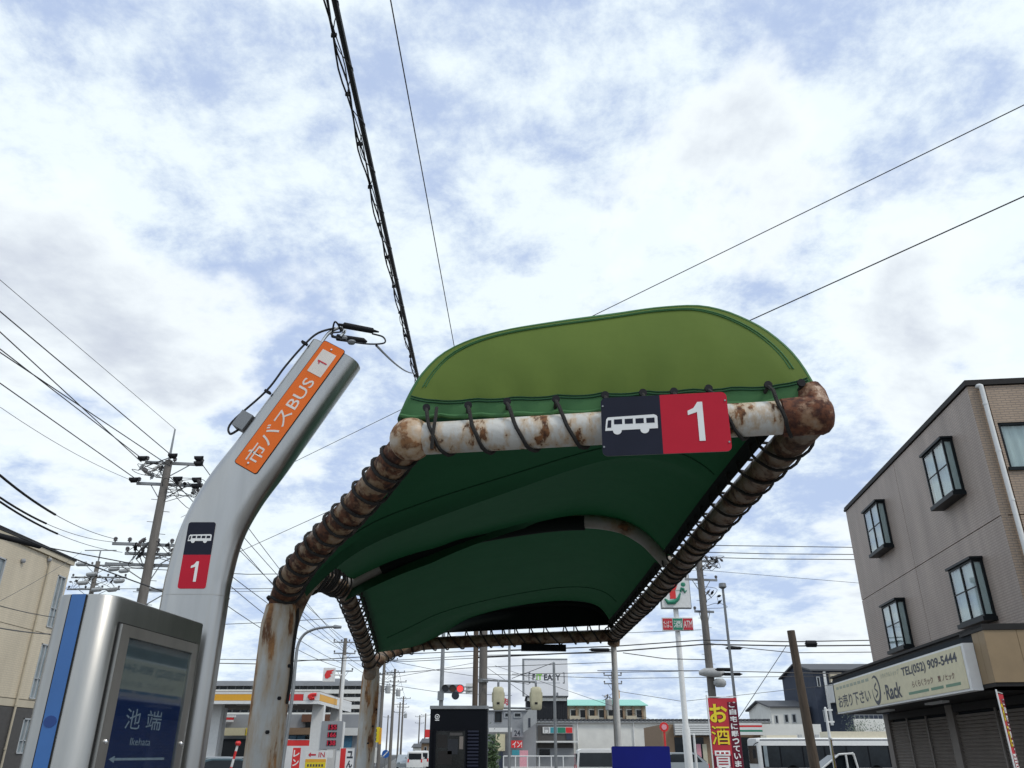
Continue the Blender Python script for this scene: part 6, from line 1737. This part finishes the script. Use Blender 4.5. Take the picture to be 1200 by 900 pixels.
# guard fence in front of the warehouse
fc = thing('guard_fence', 'pale steel guard fence in front of the warehouse', 'fence', (at_y(640, 890, 55).x, 55, 0))
X, Zf = fx(55, 890), fzz(55, 640)
for v in (886.2,): MB().tube([V((X(590), 55, Zf(v))), V((X(688), 55, Zf(v)))], .035, 6).build('top_rail', 'white_paint', fc, True)
MB().tube([V((X(590), 55, .9)), V((X(688), 55, .9))], .03, 6).build('middle_rail', 'white_paint', fc, True)
for k in range(8): MB().tube([V((X(590 + k*14), 55, 0)), V((X(590 + k*14), 55, Zf(886)))], .035, 6).build('fence_post', 'white_paint', fc, True)
for k in range(7): MB().box(X(675) + k*.14, X(675) + k*.14 + .05, 54.9, 54.95, .3, Zf(887)).build('picket', 'white_paint', fc)
q = at_y(636, 893, 60)

# ================================================================== OVERHEAD WIRES
def hang(p0, p1, sag, n=14):
    p0, p1 = V(p0), V(p1)
    return [p0.lerp(p1, i/n) - V((0, 0, sag * 4 * (i/n) * (1 - i/n))) for i in range(n+1)]
def wire(label, p0, p1, r=.012, sag=0.0, group=None, name='overhead_wire', m='black_cable', cat='wire'):
    o = MB().tube(hang(p0, p1, sag), r, 5).build(name, m, None, True)
    return tag(o, label, cat, group)
def extend(p0, p1, a=0.0, b=0.0):
    d = (p1 - p0)
    return p0 - d*a, p1 + d*b
hubp = lambda dx, v, dy=-.1: V((X1 + dx, Y1 + dy, Z(v)))

# the heavy bundle that runs overhead along the street
bnd = thing('cable_bundle', 'thick black overhead cable wound with a spiral hanger, passing above the shelter', 'cable', (-1.38, 10, 6.6))
pa, pb = at_z(392, 0, 6.65), at_z(489, 440, 6.62)
pe = V((bundle_x - .15, 30, 6.62))
pth = [V((pa.x + .12, -28, 6.9)), pa, pa.lerp(pb, .5), pb, pe]
pth = [pa + (pa - pb).normalized()*30] + [pa.lerp(pb, k/10) for k in range(11)] + [pb.lerp(pe, k/6) for k in range(1, 7)]
MB().tube(pth, .024, 8).build('main_cable', 'black_cable', bnd, True)
full = resample(pth[1:], 500); sp_pts = []
Lf = length(full)
for i, p in enumerate(full):
    t = (full[min(i+1, 499)] - full[max(i-1, 0)]).normalized(); e1 = t.cross(V((0, 0, 1))).normalized(); e2 = e1.cross(t)
    th = 2*math.pi * (Lf*i/499) / .62
    sp_pts.append(p + e1*(-.018 + .045*math.cos(th)) + e2*(-.01 + .045*math.sin(th)))
MB().tube(sp_pts, .0042, 5).build('spiral_hanger', 'black_cable', bnd, True)
b2 = thing('cable_group', 'three slim black cables clipped together beside the thick overhead cable', 'cable', (-1.5, 10, 6.6))
for k, (du, dv, r_) in enumerate(((0, 0, .0085), (3.2, 0, .0085), (5.2, 0, .0055))):
    q0, q1 = at_z(379 + du, 0, 6.72), at_z(485.5 + du*.45, 440, 6.66)
    q2 = V((bundle_x - .2 + .03*k, 30, 6.66))
    wob = [q0.lerp(q1, i/40) + V((.012*math.sin(i*1.1 + k*2), 0, .012*math.cos(i*.9 + k))) for i in range(41)]
    MB().tube([q0 + (q0-q1).normalized()*30] + wob + [q1.lerp(q2, .5), q2], r_, 6).build('slim_cable', 'black_cable', b2, True)
for k in range(11):
    t = .05 + k*.095
    q = at_z(381.5, 0, 6.72).lerp(at_z(486.5, 440, 6.66), t)
    MB().obox(q, (.022, 0, 0), (0, .008, 0), (0, 0, .018)).build('cable_clip', 'black_rubber', b2)
q0, q1 = at_z(437, 0, 8.4), at_z(519, 412, 8.4)
wire('thin lone black wire high above the shelter roof', q0 + (q0-q1).normalized()*25, V((bundle_x + .3, 30, 8.45)), .0075)
# drop wire from the pillar tip to the bundle
wire('short black drop wire from the pillar tip up to the overhead bundle', at_y(441, 405, YP), at_z(486, 437, 6.60), .007, .05)

# wires fanning from the left into the hub pole
lw_ = [((0, 365), (201, 533), 12.0, .2, 'uppermost'), ((0, 389), (176, 540), 11.7, -.92, 'second'), ((0, 409), (171, 536), 11.6, -.92, 'third'), ((0, 413), (196, 545), 11.6, .2, 'fourth'), ((0, 449), (173, 558), 11.0, -1.08, 'fifth')]
grpL = 'power lines fanning into the hub pole'
for (a, b, zz_, dx, nm) in lw_:
    e = hubp(dx, b[1] + 4, -.25)
    s0_ = at_z(a[0], a[1], e.z + .1)
    s0_, e = extend(s0_, e, 2.2, 0)
    wire(('highest', 'second highest', 'middle', 'second lowest', 'lowest')[[q[4] for q in lw_].index(nm)] + ' of five power lines running over the beige building to the crowded pole', s0_, e, .017, .0, grpL)
s0_, e = extend(at_z(0, 328, 13.2), hubp(0, 503, 0), 2.2, 0)
wire('thin earth wire rising to the very tip of the crowded pole', s0_, e, .009)
s0_, e = extend(at_z(0, 477, 10.6), hubp(-1.08, 566, -.25), .0, 0)
wire('slack thin wire joining the lower crossarm of the crowded pole', s0_, e, .008, .15)
# black sleeved service cables
def sleeved(label, a, b, za, e, frac, r_):
    s0_ = at_z(a[0], a[1], za)
    o = thing('service_cable', label, 'cable', tuple(s0_))
    s1_ = s0_ - (e - s0_)*2.0 + V((0, 0, .8))
    pts = [s1_] + hang(s0_, e, .25, 16)
    MB().tube(pts, r_*.45, 5).build('cable_core', 'black_cable', o, True)
    k = max(3, int(16*frac) + 1)
    MB().tube(pts[:k], r_*1.6, 8).build('sleeve', 'black_rubber', o, True)
sleeved('sleeved service cable running level to the seven insulator crossarm', (0, 557), None, 8.7, hubp(-1.4, 632), .50, .022)
sleeved('sleeved service cable just above the beige building roof', (0, 583), None, 8.5, hubp(-1.4, 636), .48, .02)
sleeved('heavier sleeved service cable sagging under its neighbour', (0, 588), None, 8.4, hubp(-1.0, 648), .56, .02)
s0_ = at_z(0, 628, 7.6); s1_ = at_z(47, 640, 7.6)
sl_ = thing('sleeved_cable', 'short fat black sleeve on the cable crossing the beige wall', 'cable', tuple(s0_))
MB().tube([s0_ - (s1_ - s0_)*9, s0_, s1_], .085, 10).build('sleeve', 'black_rubber', sl_, True)
MB().tube([s1_, hubp(-.6, 661)], .02, 6).build('cable_core', 'black_cable', sl_, True)
for k, (a, b) in enumerate((((0, 617), (190, 690)), ((0, 707), (75, 722)), ((0, 733), (75, 741)), ((0, 702), (76, 658)))):
    s0_ = at_y(*a, 20); e = at_y(*b, 27)
    s0_, e = extend(s0_, e, .3, .4)
    wire(('black cable descending behind the cabinet across the beige roof edge', 'kinked service wire across the middle of the beige wall', 'lowest service wire across the beige wall', 'thin wire climbing over the beige wall')[k], s0_, e, (.02, .012, .016, .006)[k], .1)

# hub pole to the right (over the shelter) and down the street
for (a, b, lab) in (((1200, 123), (695, 370), 'upper black wire crossing the right of the sky behind the shelter roof'), ((1200, 230), (880, 375), 'lower black wire crossing the right of the sky behind the shelter roof')):
    a0, a1 = at_z(*a, CZ + 1), at_z(*b, CZ + 1)
    d = a1 - a0; hx, hy = X1 + .9, Y1 - .15
    k = (hx*d.y - hy*d.x) / (a0.x*d.y - a0.y*d.x)          # height at which the span reaches the crowded pole
    e = V((hx, hy, CZ + k)); p0 = V((a0.x*k, a0.y*k, CZ + k))
    wire(lab, p0 + (p0 - e).normalized()*25, e, .008)
tgt = {c.name: c for c in COL.objects if c.name.startswith('utility_pole')}
def ptop(u, v, Y): return at_y(u, v, Y)
street = [(hubp(1.2, 541), ptop(401, 752, 70)), (hubp(1.26, 566), ptop(408, 752, 70)), (hubp(.9, 566), ptop(399, 760, 70)), (hubp(1.4, 638), ptop(410, 766, 70)), (hubp(1.5, 648), ptop(400, 777, 70)), (hubp(.8, 662), ptop(405, 784, 70)), (hubp(.2, 560), ptop(403, 757, 70))]
for k, (a, b) in enumerate(street):
    wire('black line from the crowded pole down the street to the price board pole', a, b, .017, .35 + .08*(k % 3), 'lines from the crowded pole down the street')
for k, (a, b, Yb_) in enumerate((((401, 752), (446, 774), 96), ((408, 752), (456, 774), 96), ((402, 766), (447, 790), 96), ((408, 777), (455, 800), 96))):
    wire('line from the price board pole to the pole with drum transformers', at_y(*a, 70), at_y(*b, Yb_), .018, .25, 'lines between the street poles')
for k, (a, b) in enumerate((((447, 773), (459, 788)), ((456, 773), (468, 788)), ((448, 790), (460, 798)))):
    wire('line joining the two nearer street poles', at_y(*a, 96), at_y(*b, 112), .018, .2, 'lines joining the nearer street poles')
for k, (a, b) in enumerate((((459, 788), (470, 819)), ((468, 788), (476, 819)))):
    wire('line running on to the distant street poles', at_y(*a, 112), at_y(*b, 170), .02, .5, 'lines to the distant poles')

# cross-street lines at mid distance
def cross(label, pts, Y, r=.016, sag=.0, group=None):
    q = [at_y(u, v, Y) for u, v in pts]
    o = MB().tube(q, r, 5).build('overhead_wire', 'black_cable', None, True)
    return tag(o, label, 'wire', group)
GX = 'cross street lines'
lab_x = 'thin line strung across the street behind the shelter'
for pts, Y, r in ((((120, 664), (290, 673), (480, 671)), 50, .022), (((120, 690), (290, 690), (480, 688)), 50, .018), (((170, 694), (300, 693), (480, 690)), 50, .014),
                  (((180, 735), (300, 730), (440, 722)), 60, .022), (((180, 776), (300, 778), (480, 766), (725, 757)), 60, .03), (((200, 772), (480, 775), (725, 763)), 60, .022),
                  (((440, 775), (560, 768), (720, 765)), 58, .02), (((440, 790), (560, 782), (720, 776)), 58, .02)):
    nth_ = nth_ + 1 if 'nth_' in globals() else 0
    cross(('highest', 'second', 'third', 'fourth', 'fifth', 'sixth', 'seventh', 'lowest')[nth_] + ' of eight thin lines strung across the street behind the shelter, counted downwards', pts, Y, r, group=GX)
lab_m = 'line sloping across the gap below the shelter back rail'
for pts, Y, r in ((((440, 771), (520, 787), (620, 802)), 48, .013), (((440, 800), (520, 812), (600, 815)), 48, .013), (((455, 795), (560, 776)), 48, .012), (((560, 775), (640, 830)), 60, .016), (((580, 780), (760, 842)), 70, .016), (((600, 790), (830, 786), (1015, 790)), 55, .02), (((570, 790), (720, 795), (1000, 792)), 62, .02), (((650, 776), (600, 795)), 34, .012)):
    cross(lab_m, pts, Y, r, group='lines under the back rail')
# heavy pair at the right with black splices
for k, (pts, Y, r, lab) in enumerate((
    (((560, 764), (725, 757), (824, 750), (926, 752), (1040, 750)), 38, .024, 'upper thick cable running past the leaning brown pole to the corner building'),
    (((560, 770), (725, 763), (826, 755), (930, 757), (1040, 756)), 38, .03, 'second thick cable running past the leaning brown pole to the corner building'),
    (((824, 753), (880, 760), (930, 765), (1040, 764)), 38, .018, 'third cable sagging past the leaning brown pole'),
    (((700, 786), (832, 786), (950, 789), (1030, 791)), 42, .018, 'cable level with the white splice case on the weathered pole'),
    (((820, 639), (900, 640), (1040, 642)), 44, .022, 'upper of three lines leaving the top of the weathered pole for the corner building'),
    (((822, 647), (900, 649), (1040, 650)), 44, .022, 'middle of three lines leaving the top of the weathered pole for the corner building'),
    (((822, 653), (900, 655), (1040, 656)), 44, .022, 'lowest of three lines leaving the top of the weathered pole for the corner building'),
    (((700, 671), (822, 668), (1040, 686)), 46, .012, 'faint line below the three lines beside the corner building'),
    (((730, 765), (780, 772), (826, 773)), 40, .02, 'drooping beaded line between the prop post and the weathered pole'),
    (((724, 810), (800, 822), (1000, 800)), 60, .016, 'thin line dipping behind the store mast sign'),
    (((725, 742), (822, 738)), 40, .012, 'thin line from the shelter corner to the weathered pole'))):
    cross(lab, pts, Y, r)
for k, (u0, u1, v, Y, lab) in enumerate(((850, 870, 759.5, 37.8, 'black cable splice hanging between the lamp post and the leaning pole'), (838, 858, 784.5, 37.8, 'black cable splice beside the white splice case'), (846, 870, 790, 37.8, 'lower black cable splice near the white splice case'), (690, 716, 761.5, 37.8, 'black cable splice beside the shelter prop post'), (943, 958, 754.5, 37.8, 'boxy black cable splice beside the leaning brown pole top'))):
    a, b = at_y(u0, v, Y), at_y(u1, v, Y)
    rr_ = .15 if k == 4 else .07
    o = MB().tube([a, a.lerp(b, .06), a.lerp(b, .12), a.lerp(b, .88), a.lerp(b, .94), b], [.02, .03, rr_, rr_, .03, .02], 8).build('cable_splice', 'black_rubber', None, True)
    tag(o, lab, 'cable splice')
s0_, e = at_y(922, 756, 35), at_y(868, 838, 35)
wire('slanting guy wire from the top of the leaning brown pole', s0_, s0_.lerp(e, 1.55), .014, 0, name='guy_wire')
